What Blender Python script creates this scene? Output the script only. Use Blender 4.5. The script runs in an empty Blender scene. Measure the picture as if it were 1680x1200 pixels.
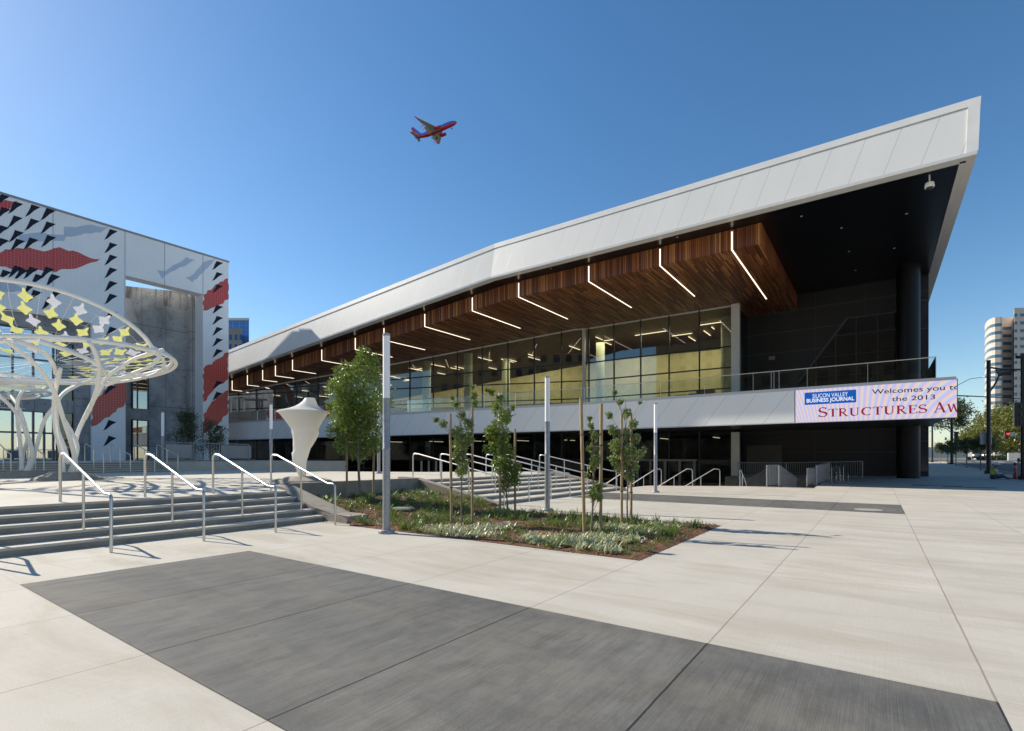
import bpy, math, random
from mathutils import Vector, Matrix, Euler, noise
random.seed(7)
S = bpy.context.scene
R = math.radians
# ---------------------------------------------------------------- camera, sky, sun, exposure
FPX, HOR, EYE = 843.0, 752.0, 1.5
cam = bpy.data.cameras.new('camera'); co = bpy.data.objects.new('camera', cam); S.collection.objects.link(co)
co.location = (0, 0, EYE); co.rotation_euler = (R(90), 0, 0)
cam.sensor_width = 36; cam.lens = 36 * FPX / 1680; cam.shift_y = (HOR - 600) / 1680
cam.clip_start = .05; cam.clip_end = 20000
S.camera = co
SUN_AZ = R(-24.5)                      # direction the shadows run in the XY plane
SUN_EL = R(36)
w = bpy.data.worlds.new('World'); S.world = w; w.use_nodes = True
wn = w.node_tree.nodes; wl = w.node_tree.links
bg = wn['Background']; sky = wn.new('ShaderNodeTexSky'); sky.sky_type = 'NISHITA'; sky.sun_disc = False
sky.sun_elevation = SUN_EL; sky.air_density = 1.0; sky.dust_density = 0.25; sky.ozone_density = 1.4; sky.altitude = 0
sdir = Vector((-math.cos(SUN_AZ) * math.cos(SUN_EL), -math.sin(SUN_AZ) * math.cos(SUN_EL), math.sin(SUN_EL)))
sky.sun_rotation = math.atan2(sdir.x, sdir.y)
bg.inputs[1].default_value = 0.108
hs = wn.new('ShaderNodeHueSaturation'); hs.inputs['Saturation'].default_value = 1.27; hs.inputs['Hue'].default_value = .4985
wl.new(sky.outputs[0], hs.inputs['Color']); wl.new(hs.outputs[0], bg.inputs[0])
sl = bpy.data.lights.new('sun', 'SUN'); so = bpy.data.objects.new('sun', sl); S.collection.objects.link(so)
sl.energy = 4.5; sl.angle = R(.5); sl.color = (1, .92, .78)
so.rotation_euler = sdir.to_track_quat('Z', 'Y').to_euler(); so.location = (-30, 10, 40)
S.view_settings.view_transform = 'Standard'; S.view_settings.look = 'None'
S.view_settings.exposure = 0.46; S.view_settings.gamma = 1
S.cycles.max_bounces = 7; S.cycles.transparent_max_bounces = 16; S.cycles.sample_clamp_indirect = 6
S.cycles.use_denoising = True

# ---------------------------------------------------------------- site grid: a runs away to the right, p away to the left
TH = math.atan2(.8147, .5798)
CA, SA = math.cos(TH), math.sin(TH)
def W(a, p, z=0): return Vector((CA*a - SA*p, SA*a + CA*p, z))
def ap(X, Y): return (CA*X + SA*Y, -SA*X + CA*Y)
def uu(px): return (px - 840) / FPX
def onz(px, py, z):
    Y = (EYE - z) * FPX / (py - HOR); return ap(uu(px)*Y, Y)
def atY(px, Y): return ap(uu(px)*Y, Y)
def onp(px, p):
    u = uu(px); Y = p / (-SA*u + CA); return Y * (CA*u + SA)
def ona(px, a):
    u = uu(px); Y = a / (CA*u + SA); return Y * (-SA*u + CA)
def zat(py, a, p): return EYE + (HOR - py) / FPX * (SA*a + CA*p)
def gz(a):
    if a < 30: return 0.0
    if a < 45: return (a-30)*.018
    if a < 120: return .27 + (a-45)*.0112
    return 1.11

# ---------------------------------------------------------------- mesh and object helpers
C = S.collection
class MB:
    def __init__(s): s.v = []; s.f = []
    def add(s, vs, fs):
        n = len(s.v); s.v += [tuple(v) for v in vs]; s.f += [tuple(i+n for i in f) for f in fs]; return s
    def hexa(s, q):     # 4 bottom, 4 top
        return s.add(q, [(3,2,1,0),(4,5,6,7),(0,1,5,4),(1,2,6,5),(2,3,7,6),(3,0,4,7)])
    def box(s, a0, a1, p0, p1, z0, z1):
        if a0 > a1: a0, a1 = a1, a0
        if p0 > p1: p0, p1 = p1, p0
        return s.hexa([(a0,p0,z0),(a1,p0,z0),(a1,p1,z0),(a0,p1,z0),(a0,p0,z1),(a1,p0,z1),(a1,p1,z1),(a0,p1,z1)])
    def ext(s, lo, hi):
        n = len(lo)
        return s.add(list(lo)+list(hi), [tuple(range(n-1,-1,-1)), tuple(range(n,2*n))] + [(i,(i+1)%n,(i+1)%n+n,i+n) for i in range(n)])
    def prism(s, poly, z0, z1): return s.ext([(x,y,z0) for x,y in poly], [(x,y,z1) for x,y in poly])
    def pz(s, poly, a0, a1): return s.ext([(a0,y,z) for y,z in poly], [(a1,y,z) for y,z in poly])
    def az(s, poly, p0, p1): return s.ext([(x,p0,z) for x,z in poly], [(x,p1,z) for x,z in poly])
    def tube(s, pts, r, n=8, cap=True):
        pts = [Vector(q) for q in pts]
        rs = r if isinstance(r, (list, tuple)) else [r]*len(pts)
        rings = []; up = None
        for i, q in enumerate(pts):
            if i == 0: d = pts[1]-q
            elif i == len(pts)-1: d = q-pts[i-1]
            else: d = (pts[i+1]-q).normalized() + (q-pts[i-1]).normalized()
            d.normalize()
            if up is None:
                up = Vector((0,0,1)) if abs(d.z) < .9 else Vector((1,0,0))
            x = d.cross(up).normalized(); y = x.cross(d).normalized(); up = y
            rings.append([q + (x*math.cos(2*math.pi*k/n) + y*math.sin(2*math.pi*k/n))*rs[i] for k in range(n)])
        vs = [v for g in rings for v in g]; fs = []
        for i in range(len(rings)-1):
            for k in range(n):
                fs.append((i*n+k, i*n+(k+1)%n, (i+1)*n+(k+1)%n, (i+1)*n+k))
        if cap: fs += [tuple(range(n-1,-1,-1)), tuple(range(len(vs)-n, len(vs)))]
        return s.add(vs, fs)
    def rings(s, rs, cap=True):
        n = len(rs[0]); vs = [v for g in rs for v in g]; fs = []
        for i in range(len(rs)-1):
            for k in range(n): fs.append((i*n+k, i*n+(k+1)%n, (i+1)*n+(k+1)%n, (i+1)*n+k))
        if cap: fs += [tuple(range(n-1,-1,-1)), tuple(range(len(vs)-n, len(vs)))]
        return s.add(vs, fs)
    def lathe(s, prof, c=(0,0,0), n=24):
        return s.rings([[(c[0]+r*math.cos(2*math.pi*k/n), c[1]+r*math.sin(2*math.pi*k/n), c[2]+z) for k in range(n)] for r, z in prof])
    def quad(s, a, b, c, d): return s.add([a,b,c,d], [(0,1,2,3)])
    def xf(s, m): s.v = [tuple(m @ Vector(v)) for v in s.v]; return s

def link(name, me, parent=None):
    o = bpy.data.objects.new(name, me); C.objects.link(o)
    if parent: o.parent = parent
    return o
def mesh(name, mb, m, org=(0,0,0), smooth=False, bevel=0):
    me = bpy.data.meshes.new(name)
    me.from_pydata([(x-org[0], y-org[1], z-org[2]) for x,y,z in mb.v], [], mb.f); me.materials.append(m)
    if bevel or smooth: 
        import bmesh
        bm = bmesh.new(); bm.from_mesh(me)
        bmesh.ops.recalc_face_normals(bm, faces=bm.faces)
        if bevel:
            bmesh.ops.remove_doubles(bm, verts=bm.verts, dist=1e-5)
            es = [e for e in bm.edges if len(e.link_faces) == 2 and e.calc_face_angle(0) > .5]
            bmesh.ops.bevel(bm, geom=es, offset=bevel, segments=2, affect='EDGES', clamp_overlap=True)
        bm.to_mesh(me); bm.free()
    if smooth:
        for q in me.polygons: q.use_smooth = True
        me.set_sharp_from_angle(angle=R(40))
    me.update(); return me
def tag(o, label=None, cat=None, group=None, kind=None):
    for k, v in (('label',label),('category',cat),('group',group),('kind',kind)):
        if v: o[k] = v
    return o
ORG = {}
def thing(name, label, cat, org, group=None):
    o = bpy.data.objects.new(name, None); C.objects.link(o); o.empty_display_size = .2
    o.location = W(*org); o.rotation_euler.z = TH; ORG[o.name] = tuple(org)
    return tag(o, label, cat, group)
def part(name, mb, m, root, label=None, smooth=False, bevel=0):
    org = ORG[root.name]
    o = link(name, mesh(name, mb, m, org, smooth, bevel), root); ORG[o.name] = org
    if label: o['label'] = label
    return o
def solo(name, mb, m, label, cat, org, group=None, smooth=False, bevel=0, kind=None):
    o = link(name, mesh(name, mb, m, org, smooth, bevel)); o.location = W(*org); o.rotation_euler.z = TH; ORG[o.name] = tuple(org)
    return tag(o, label, cat, group, kind)
def struct(name, mb, m, bevel=0): return tag(solo(name, mb, m, None, None, (0,0,0), bevel=bevel), kind='structure')
def dup(root, loc=None, rz=None, label=None, group=None):
    def rec(o, par):
        c = o.copy(); C.objects.link(c)
        if par: c.parent = par
        for ch in list(o.children): rec(ch, c)
        return c
    r = rec(root, None)
    if loc is not None: r.location = W(*loc)
    if rz is not None: r.rotation_euler.z = TH + rz
    if label: r['label'] = label
    if group: r['group'] = group
    return r

# ---------------------------------------------------------------- materials
def nodes(m): return m.node_tree.nodes, m.node_tree.links
def base(name, col, rough=.6, metal=0, spec=.5):
    m = bpy.data.materials.new(name); m.use_nodes = True
    b = m.node_tree.nodes['Principled BSDF']
    b.inputs['Base Color'].default_value = (*col, 1); b.inputs['Roughness'].default_value = rough
    b.inputs['Metallic'].default_value = metal; b.inputs['Specular IOR Level'].default_value = spec
    return m
def M(ns, ls, op, a, b=None, c=None):
    n = ns.new('ShaderNodeMath'); n.operation = op
    for i, x in enumerate((a, b, c)):
        if x is None: continue
        if isinstance(x, (int, float)): n.inputs[i].default_value = x
        else: ls.new(x, n.inputs[i])
    return n.outputs[0]
def coords(ns, ls, scale=(1,1,1), rot=(0,0,0)):
    t = ns.new('ShaderNodeTexCoord'); mp = ns.new('ShaderNodeMapping'); mp.inputs['Scale'].default_value = scale; mp.inputs['Rotation'].default_value = rot
    ls.new(t.outputs['Object'], mp.inputs[0]); return mp.outputs[0]
def noise_(ns, ls, vec, scale, detail=4, rough=.55, dist=0):
    n = ns.new('ShaderNodeTexNoise'); n.inputs['Scale'].default_value = scale; n.inputs['Detail'].default_value = detail
    n.inputs['Roughness'].default_value = rough; n.inputs['Distortion'].default_value = dist; ls.new(vec, n.inputs['Vector']); return n.outputs[0]
def ramp(ns, ls, fac, stops):
    r = ns.new('ShaderNodeValToRGB'); e = r.color_ramp.elements
    while len(e) < len(stops): e.new(.5)
    for i, (p, c) in enumerate(stops): e[i].position = p; e[i].color = (*c, 1) if len(c) == 3 else c
    ls.new(fac, r.inputs[0]); return r.outputs[0]
def mixc(ns, ls, fac, a, b, mode='MIX'):
    n = ns.new('ShaderNodeMix'); n.data_type = 'RGBA'; n.blend_type = mode
    if isinstance(fac, (int, float)): n.inputs[0].default_value = fac
    else: ls.new(fac, n.inputs[0])
    for i, x in ((6, a), (7, b)):
        if isinstance(x, tuple): n.inputs[i].default_value = (*x, 1)
        else: ls.new(x, n.inputs[i])
    return n.outputs[2]
def bump(ns, ls, h, b, strength=.2, dist=.01):
    n = ns.new('ShaderNodeBump'); n.inputs['Strength'].default_value = strength; n.inputs['Distance'].default_value = dist
    ls.new(h, n.inputs['Height']); ls.new(n.outputs[0], b.inputs['Normal'])
def noisy(name, c1, c2, scale=4, rough=.6, metal=0, st=(1,1,1), bs=.0, bscale=60, detail=5, lo=.35, hi=.65, spec=.5):
    m = base(name, c1, rough, metal, spec); ns, ls = nodes(m); b = ns['Principled BSDF']
    v = coords(ns, ls, st); f = noise_(ns, ls, v, scale, detail)
    ls.new(ramp(ns, ls, f, [(lo, c1), (hi, c2)]), b.inputs['Base Color'])
    if bs:
        bump(ns, ls, noise_(ns, ls, v, bscale, 3), b, bs)
    return m

def paving(name, c1, c2, stain, joints=True, jw=.008, jcol=(.16,.12,.09), stainw=.35, broom=.16, mott=.0, jw2=.6, jm=.55):
    m = base(name, c1, .75, 0, .25); ns, ls = nodes(m); b = ns['Principled BSDF']
    t = ns.new('ShaderNodeTexCoord'); sp = ns.new('ShaderNodeSeparateXYZ'); ls.new(t.outputs['Object'], sp.inputs[0])
    A, P = sp.outputs[0], sp.outputs[1]
    big = noise_(ns, ls, coords(ns, ls, (.55,.9,1)), 1.1, 6, .62)
    col = ramp(ns, ls, big, [(.3, c1), (.7, c2)])
    st = noise_(ns, ls, coords(ns, ls, (1.5,.30,1)), 1.1, 8, .7, .5)
    col = mixc(ns, ls, ramp(ns, ls, st, [(.46,(0,0,0)), (.68,(stainw,)*3)]), col, stain)
    vo = ns.new('ShaderNodeTexVoronoi'); vo.inputs['Scale'].default_value = 2.1; ls.new(coords(ns, ls, (1,1,0)), vo.inputs['Vector'])
    col = mixc(ns, ls, ramp(ns, ls, vo.outputs['Distance'], [(.028,(.55,)*3), (.045,(0,0,0))]), col, tuple(x*.42 for x in c1))
    fi = noise_(ns, ls, coords(ns, ls, (1,1,1)), 90, 4, .8)
    col = mixc(ns, ls, ramp(ns, ls, fi, [(.36,(.34,)*3), (.56,(0,0,0))]), col, (.3,.28,.25))
    br = noise_(ns, ls, coords(ns, ls, (1.2,160,1)), 1, 2, .6)
    col = mixc(ns, ls, ramp(ns, ls, br, [(.35,(broom,)*3), (.66,(0,0,0))]), col, tuple(x*.45 for x in c1))
    if mott:
        mo = noise_(ns, ls, coords(ns, ls, (.9,2.4,1)), 2.2, 7, .68, .4)
        col = mixc(ns, ls, ramp(ns, ls, mo, [(.38,(mott,)*3), (.52,(0,0,0))]), col, tuple(x*.45 for x in c1))
        col = mixc(ns, ls, ramp(ns, ls, mo, [(.52,(0,0,0)), (.72,(mott*.8,)*3)]), col, tuple(min(1,x*1.5) for x in c2))
    sp_ = noise_(ns, ls, coords(ns, ls, (1,1,1)), 9, 2, .5)
    col = mixc(ns, ls, ramp(ns, ls, sp_, [(.74,(0,0,0)), (.78,(.35,)*3)]), col, tuple(x*.4 for x in c1))
    # every slab a slightly different shade
    ia = M(ns, ls, 'FLOOR', M(ns, ls, 'DIVIDE', M(ns, ls, 'SUBTRACT', A, 1.58), 2.75)); ip = M(ns, ls, 'FLOOR', M(ns, ls, 'DIVIDE', M(ns, ls, 'ADD', P, .6), 1.72))
    cb = ns.new('ShaderNodeCombineXYZ'); ls.new(ia, cb.inputs[0]); ls.new(ip, cb.inputs[1])
    wn_ = ns.new('ShaderNodeTexWhiteNoise'); wn_.noise_dimensions = '2D'; ls.new(cb.outputs[0], wn_.inputs['Vector'])
    col = mixc(ns, ls, ramp(ns, ls, wn_.outputs[0], [(0,(0,0,0)), (1,(.22,)*3)]), col, tuple(x*.6 for x in c1))
    if joints:
        def line(x, off, per, wd):
            q = M(ns, ls, 'DIVIDE', M(ns, ls, 'SUBTRACT', x, off), per); f = M(ns, ls, 'SUBTRACT', q, M(ns, ls, 'ROUND', q))
            return M(ns, ls, 'LESS_THAN', M(ns, ls, 'MULTIPLY', M(ns, ls, 'ABSOLUTE', f), per), wd)
        wob = M(ns, ls, 'MULTIPLY', M(ns, ls, 'SUBTRACT', noise_(ns, ls, coords(ns, ls), 6, 3), .5), .010); j1 = line(M(ns, ls, 'ADD', P, wob), -.6, 1.72, jw); j2 = line(A, 1.58, 2.75, jw*.6)
        j = M(ns, ls, 'MAXIMUM', j1, M(ns, ls, 'MULTIPLY', j2, .55))
        col = mixc(ns, ls, M(ns, ls, 'MULTIPLY', j, jm), col, jcol)
        h = M(ns, ls, 'SUBTRACT', M(ns, ls, 'MULTIPLY', br, .25), j)
        bump(ns, ls, h, b, .35, .004)
    ls.new(col, b.inputs['Base Color']); return m
m_plaza = paving('light concrete paving', (.635,.592,.512), (.55,.507,.432), (.38,.32,.235), stainw=.62, jw=.0065)
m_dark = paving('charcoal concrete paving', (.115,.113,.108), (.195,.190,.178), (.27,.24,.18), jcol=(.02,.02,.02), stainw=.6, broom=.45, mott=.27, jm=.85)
m_terr = noisy('terrace concrete', (.62,.57,.48), (.52,.475,.395), 1.4, .8, bs=.1)
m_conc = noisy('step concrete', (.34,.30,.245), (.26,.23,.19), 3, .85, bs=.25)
m_steel = base('brushed stainless steel', (.62,.61,.59), .33, 1); m_galv = noisy('galvanised steel', (.36,.37,.39), (.28,.29,.31), 14, .45, .35)
m_bark = noisy('pale bark', (.30,.24,.19), (.17,.13,.10), 30, .9, st=(1,1,.3), bs=.5)
m_stake = noisy('treated pine stake', (.42,.31,.18), (.28,.19,.10), 10, .85, st=(3,3,.4), bs=.4, bscale=20)
m_rubber = base('black rubber', (.02,.02,.02), .6)
m_white = noisy('white painted steel', (.90,.88,.83), (.86,.84,.79), 3, .55, spec=.5)
m_fab = None
m_black = base('black painted metal', (.015,.016,.018), .4)
def clad(name, col, per, skew, off=0, ax=1, seam=.012, line=(.25,.26,.27), rough=.42, metal=.0):
    m = base(name, col, rough, metal); ns, ls = nodes(m); b = ns['Principled BSDF']
    t = ns.new('ShaderNodeTexCoord'); sp = ns.new('ShaderNodeSeparateXYZ'); ls.new(t.outputs['Object'], sp.inputs[0])
    q = M(ns, ls, 'DIVIDE', M(ns, ls, 'ADD', sp.outputs[ax], M(ns, ls, 'MULTIPLY_ADD', sp.outputs[2], skew, off)), per)
    f = M(ns, ls, 'MULTIPLY', M(ns, ls, 'ABSOLUTE', M(ns, ls, 'SUBTRACT', q, M(ns, ls, 'ROUND', q))), per)
    l = M(ns, ls, 'LESS_THAN', f, seam)
    wn_ = ns.new('ShaderNodeTexWhiteNoise'); wn_.noise_dimensions = '1D'; ls.new(M(ns, ls, 'FLOOR', M(ns, ls, 'ADD', q, .5)), wn_.inputs['W'])
    c = mixc(ns, ls, M(ns, ls, 'MULTIPLY', wn_.outputs[0], .12), col, tuple(x*.82 for x in col))
    dn = noise_(ns, ls, coords(ns, ls, (1,1,.3)), .9, 6, .6)
    c = mixc(ns, ls, ramp(ns, ls, dn, [(.45,(0,0,0)), (.8,(.16,)*3)]), c, tuple(x*.7 for x in col))
    ls.new(mixc(ns, ls, l, c, line), b.inputs['Base Color'])
    bump(ns, ls, M(ns, ls, 'ADD', M(ns, ls, 'MULTIPLY', l, -1.), M(ns, ls, 'MULTIPLY', noise_(ns, ls, coords(ns, ls), .5, 2), .25)), b, .22, .010)
    return m
m_roof = clad('white metal cladding', (.70,.685,.65), 1.3, .33, seam=.010, line=(.40,.40,.39))
m_trim = noisy('white metal trim', (.70,.685,.65), (.65,.64,.61), 1, .4)
m_band = clad('grey metal cladding', (.85,.835,.80), 1.55, .75, line=(.50,.49,.47))
def wood(name, ax):
    m = base(name, (.2,.08,.03), .5); ns, ls = nodes(m); b = ns['Principled BSDF']
    t = ns.new('ShaderNodeTexCoord'); sp = ns.new('ShaderNodeSeparateXYZ'); ls.new(t.outputs['Object'], sp.inputs[0])
    q = M(ns, ls, 'DIVIDE', sp.outputs[1], .115); fl = M(ns, ls, 'FLOOR', q); fr = M(ns, ls, 'SUBTRACT', q, fl)
    wa = ns.new('ShaderNodeTexWhiteNoise'); wa.noise_dimensions = '1D'; ls.new(fl, wa.inputs['W'])
    seg = M(ns, ls, 'FLOOR', M(ns, ls, 'ADD', M(ns, ls, 'DIVIDE', sp.outputs[ax], 1.9), M(ns, ls, 'MULTIPLY', wa.outputs[0], 9)))
    cb = ns.new('ShaderNodeCombineXYZ'); ls.new(fl, cb.inputs[0]); ls.new(seg, cb.inputs[1])
    wb = ns.new('ShaderNodeTexWhiteNoise'); wb.noise_dimensions = '2D'; ls.new(cb.outputs[0], wb.inputs['Vector'])
    gr = noise_(ns, ls, coords(ns, ls, (.6,12,.6)), 3, 4)
    c = ramp(ns, ls, wb.outputs[0], [(0,(.10,.026,.008)), (.45,(.27,.075,.02)), (.8,(.46,.16,.042)), (1,(.72,.33,.11))])
    c = mixc(ns, ls, M(ns, ls, 'MULTIPLY', gr, .5), c, (.08,.025,.01))
    gap = M(ns, ls, 'LESS_THAN', fr, .2)
    ls.new(mixc(ns, ls, gap, c, (.008,.004,.003)), b.inputs['Base Color']); bump(ns, ls, M(ns, ls, 'SUBTRACT', 1., gap), b, .6, .02)
    return m
m_wood = wood('red cedar slats', 0)
m_soffit = clad('black gloss soffit panel', (.005,.0055,.007), 1.6, 0, ax=1, line=(.002,.002,.002), rough=.28, seam=.02)
def grid(name, col, line, pa, pz, wa, wz, ax=1, offa=0, offz=0, rough=.4, spec=.5):
    m = base(name, col, rough, 0, spec); ns, ls = nodes(m); b = ns['Principled BSDF']
    t = ns.new('ShaderNodeTexCoord'); sp = ns.new('ShaderNodeSeparateXYZ'); ls.new(t.outputs['Object'], sp.inputs[0])
    def ln(x, off, per, wd):
        q = M(ns, ls, 'DIVIDE', M(ns, ls, 'SUBTRACT', x, off), per); f = M(ns, ls, 'SUBTRACT', q, M(ns, ls, 'ROUND', q))
        return M(ns, ls, 'LESS_THAN', M(ns, ls, 'MULTIPLY', M(ns, ls, 'ABSOLUTE', f), per), wd)
    l = M(ns, ls, 'MAXIMUM', ln(sp.outputs[ax], offa, pa, wa), ln(sp.outputs[2], offz, pz, wz))
    n = noise_(ns, ls, coords(ns, ls), .6, 5)
    c = mixc(ns, ls, n, col, tuple(x*.82 for x in col))
    ls.new(mixc(ns, ls, l, c, line), b.inputs['Base Color']); bump(ns, ls, M(ns, ls, 'SUBTRACT', 1., l), b, .3, .01)
    return m
m_tile = grid('white glazed tile', (.92,.925,.93), (.70,.72,.74), .19, .19, .008, .008, ax=0, rough=.25)
m_red = grid('red glazed tile', (.56,.05,.035), (.55,.20,.18), .19, .19, .009, .009, ax=0, rough=.25)
m_navy = grid('navy glazed tile', (.008,.012,.028), (.04,.05,.08), .19, .19, .006, .006, ax=0, rough=.5, spec=.2)
m_pale = grid('pale blue glazed tile', (.50,.58,.72), (.44,.50,.60), .19, .19, .007, .007, ax=0, rough=.25)
m_blackwall = grid('black wall panel', (.014,.013,.015), (.045,.045,.047), 3.1, 1.55, .012, .035, ax=1, rough=.5)
def concwall():
    m = base('board formed concrete', (.3,.3,.29), .85, 0, .2); ns, ls = nodes(m); b = ns['Principled BSDF']
    t = ns.new('ShaderNodeTexCoord'); sp = ns.new('ShaderNodeSeparateXYZ'); ls.new(t.outputs['Object'], sp.inputs[0])
    n1 = noise_(ns, ls, coords(ns, ls, (1,1,.8)), .45, 8, .7, .5); n2 = noise_(ns, ls, coords(ns, ls, (1.6,1.6,.22)), 1.3, 6, .7)
    n3 = noise_(ns, ls, coords(ns, ls, (1,1,7)), 1.2, 6, .75)
    c = ramp(ns, ls, n1, [(.32,(.17,.172,.175)), (.5,(.32,.32,.32)), (.70,(.44,.43,.42))])
    top = M(ns, ls, 'MULTIPLY', M(ns, ls, 'GREATER_THAN', sp.outputs[2], 14.2), ramp(ns, ls, n2, [(.48,(0,0,0)), (.6,(.8,)*3)]))
    c = mixc(ns, ls, top, c, (.10,.085,.07))
    c = mixc(ns, ls, ramp(ns, ls, n3, [(.55,(0,0,0)), (.72,(.6,)*3)]), c, (.12,.12,.12))
    def ln(x, off, per, wd):
        q = M(ns, ls, 'DIVIDE', M(ns, ls, 'SUBTRACT', x, off), per); f = M(ns, ls, 'SUBTRACT', q, M(ns, ls, 'ROUND', q))
        return M(ns, ls, 'LESS_THAN', M(ns, ls, 'MULTIPLY', M(ns, ls, 'ABSOLUTE', f), per), wd)
    l = M(ns, ls, 'MAXIMUM', ln(sp.outputs[2], 1.3, 3.6, .03), ln(sp.outputs[0], .4, 1.9, .02))
    h1 = M(ns, ls, 'MULTIPLY', ln(sp.outputs[2], .7, 1.2, .05), ln(sp.outputs[0], 1.0, .95, .05))
    c = mixc(ns, ls, M(ns, ls, 'MULTIPLY', M(ns, ls, 'MAXIMUM', l, h1), .65), c, (.07,.07,.07))
    ls.new(c, b.inputs['Base Color']); bump(ns, ls, n1, b, .3, .05); return m
m_cwall = concwall()
def glass(name, tint, f0=.10, rough=0, gc=(.95,.98,1)):
    m = bpy.data.materials.new(name); m.use_nodes = True; ns, ls = nodes(m); ns.remove(ns['Principled BSDF'])
    out = ns['Material Output']; tr = ns.new('ShaderNodeBsdfTransparent'); tr.inputs[0].default_value = (*tint, 1)
    gl = ns.new('ShaderNodeBsdfGlossy'); gl.inputs['Roughness'].default_value = rough; gl.inputs[0].default_value = (*gc,1)
    fr = ns.new('ShaderNodeFresnel'); fr.inputs[0].default_value = 1.5
    fac = M(ns, ls, 'ADD', M(ns, ls, 'MULTIPLY', fr.outputs[0], 1-f0), f0); cl = M(ns, ls, 'MINIMUM', fac, 1.)
    mx = ns.new('ShaderNodeMixShader'); ls.new(cl, mx.inputs[0]); ls.new(tr.outputs[0], mx.inputs[1]); ls.new(gl.outputs[0], mx.inputs[2])
    nz = noise_(ns, ls, coords(ns, ls), .35, 2); bp = ns.new('ShaderNodeBump'); bp.inputs['Strength'].default_value = .04; bp.inputs['Distance'].default_value = .05
    ls.new(nz, bp.inputs['Height']); ls.new(bp.outputs[0], gl.inputs['Normal'])
    ls.new(mx.outputs[0], out.inputs[0]); return m
m_gup = glass('tinted curtain glass', (.66,.69,.62), .11); m_glo = glass('dark curtain glass', (.22,.25,.25), .0, gc=(.30,.33,.36))
m_gmir = glass('reflective curtain glass', (.25,.3,.34), .5); m_grail = glass('clear balustrade glass', (.86,.91,.89), .0, gc=(.7,.75,.75))
m_gdark = glass('smoked glass', (.05,.06,.06), .05)
def emit(name, col, st):
    m = bpy.data.materials.new(name); m.use_nodes = True; ns, ls = nodes(m); ns.remove(ns['Principled BSDF'])
    e = ns.new('ShaderNodeEmission'); e.inputs[0].default_value = (*col, 1); e.inputs[1].default_value = st
    ls.new(e.outputs[0], ns['Material Output'].inputs[0]); return m
m_strip = emit('lit white linear lamp', (1,.86,.66), 1.5); m_istrip = emit('lit warm linear lamp', (1,.84,.55), 1.6)
m_mull = base('dark mullion', (.03,.035,.04), .4, .3); m_alu = base('pale aluminium frame', (.45,.45,.44), .4, .6)
m_tan = noisy('ochre interior wall', (.60,.55,.28), (.50,.46,.24), 1, .7); m_pillar = noisy('pale green pillar', (.52,.55,.38), (.45,.48,.33), 2, .6)
m_inter = base('dark interior', (.06,.05,.045), .8); m_floor = base('grey interior floor', (.16,.14,.12), .5)
m_diff = base('frosted lamp tube', (.95,.95,.96), .6)
def leafm(name, c1, c2, tr=.35, sc=3.):
    m = bpy.data.materials.new(name); m.use_nodes = True; ns, ls = nodes(m); b = ns['Principled BSDF']
    f = noise_(ns, ls, coords(ns, ls), sc, 5, .7); c = ramp(ns, ls, f, [(.35, c1), (.65, c2)])
    ls.new(c, b.inputs['Base Color']); b.inputs['Roughness'].default_value = .33
    t = ns.new('ShaderNodeBsdfTranslucent'); ls.new(mixc(ns, ls, .5, c, (.25,.30,.03)), t.inputs[0])
    mx = ns.new('ShaderNodeMixShader'); mx.inputs[0].default_value = tr; ls.new(b.outputs[0], mx.inputs[1]); ls.new(t.outputs[0], mx.inputs[2])
    ls.new(mx.outputs[0], ns['Material Output'].inputs[0]); return m
m_leaf = leafm('glossy green leaf', (.08,.15,.02), (.24,.33,.06), sc=9); m_leafp = leafm('grey green leaf', (.13,.19,.06), (.32,.38,.15), sc=9)
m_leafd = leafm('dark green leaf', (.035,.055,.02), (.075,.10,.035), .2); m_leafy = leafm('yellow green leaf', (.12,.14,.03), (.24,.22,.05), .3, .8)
m_grass = leafm('strappy green leaf', (.08,.14,.03), (.17,.26,.07), sc=5); m_silver = leafm('silver felted leaf', (.34,.36,.20), (.76,.74,.48), .15, 14)
m_low = leafm('low green foliage', (.07,.13,.035), (.18,.26,.08), sc=6); m_mulch = noisy('red brown bark mulch', (.20,.085,.04), (.09,.045,.025), 22, .95, bs=.8, bscale=50)
m_chip = noisy('bark chip', (.30,.13,.06), (.13,.06,.03), 14, .9)

# ---------------------------------------------------------------- ground, plaza, terrace
B = 6000
g = MB()
def gpoly(pts): g.add([(x, y, gz(x)) for x, y in pts], [tuple(range(len(pts)))])
gpoly([(-B,-B),(23.2,-B),(23.2,10.5),(-B,10.5)]); gpoly([(23.2,-B),(27.2,-B),(27.2,10.2),(23.2,10.5)])
gpoly([(27.2,-B),(29.6,-B),(29.6,6),(27.2,10.2)]); gpoly([(29.6,-B),(38.8,-B),(38.8,2.6),(29.6,2.6)])
gpoly([(38.8,-B),(45,-B),(45,8.9),(38.8,8.9)]); gpoly([(45,-B),(120,-B),(120,8.9),(45,8.9)]); gpoly([(120,-B),(B,-B),(B,8.9),(120,8.9)])
gpoly([(-B,10.5),(23.2,10.5),(23.2,33),(-B,33)])
struct('ground', g, m_plaza)
cf = MB().box(23, 64, 2, 70, -1.4, -1.15); struct('court_floor', cf, m_terr)
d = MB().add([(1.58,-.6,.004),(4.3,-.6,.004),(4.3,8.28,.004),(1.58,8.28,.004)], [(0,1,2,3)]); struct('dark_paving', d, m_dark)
d = MB().add([(17.3,-.6,.004),(20.6,-.6,.004),(20.6,9.6,.004),(17.3,9.6,.004)], [(0,1,2,3)]); struct('dark_paving', d, m_dark)
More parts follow.
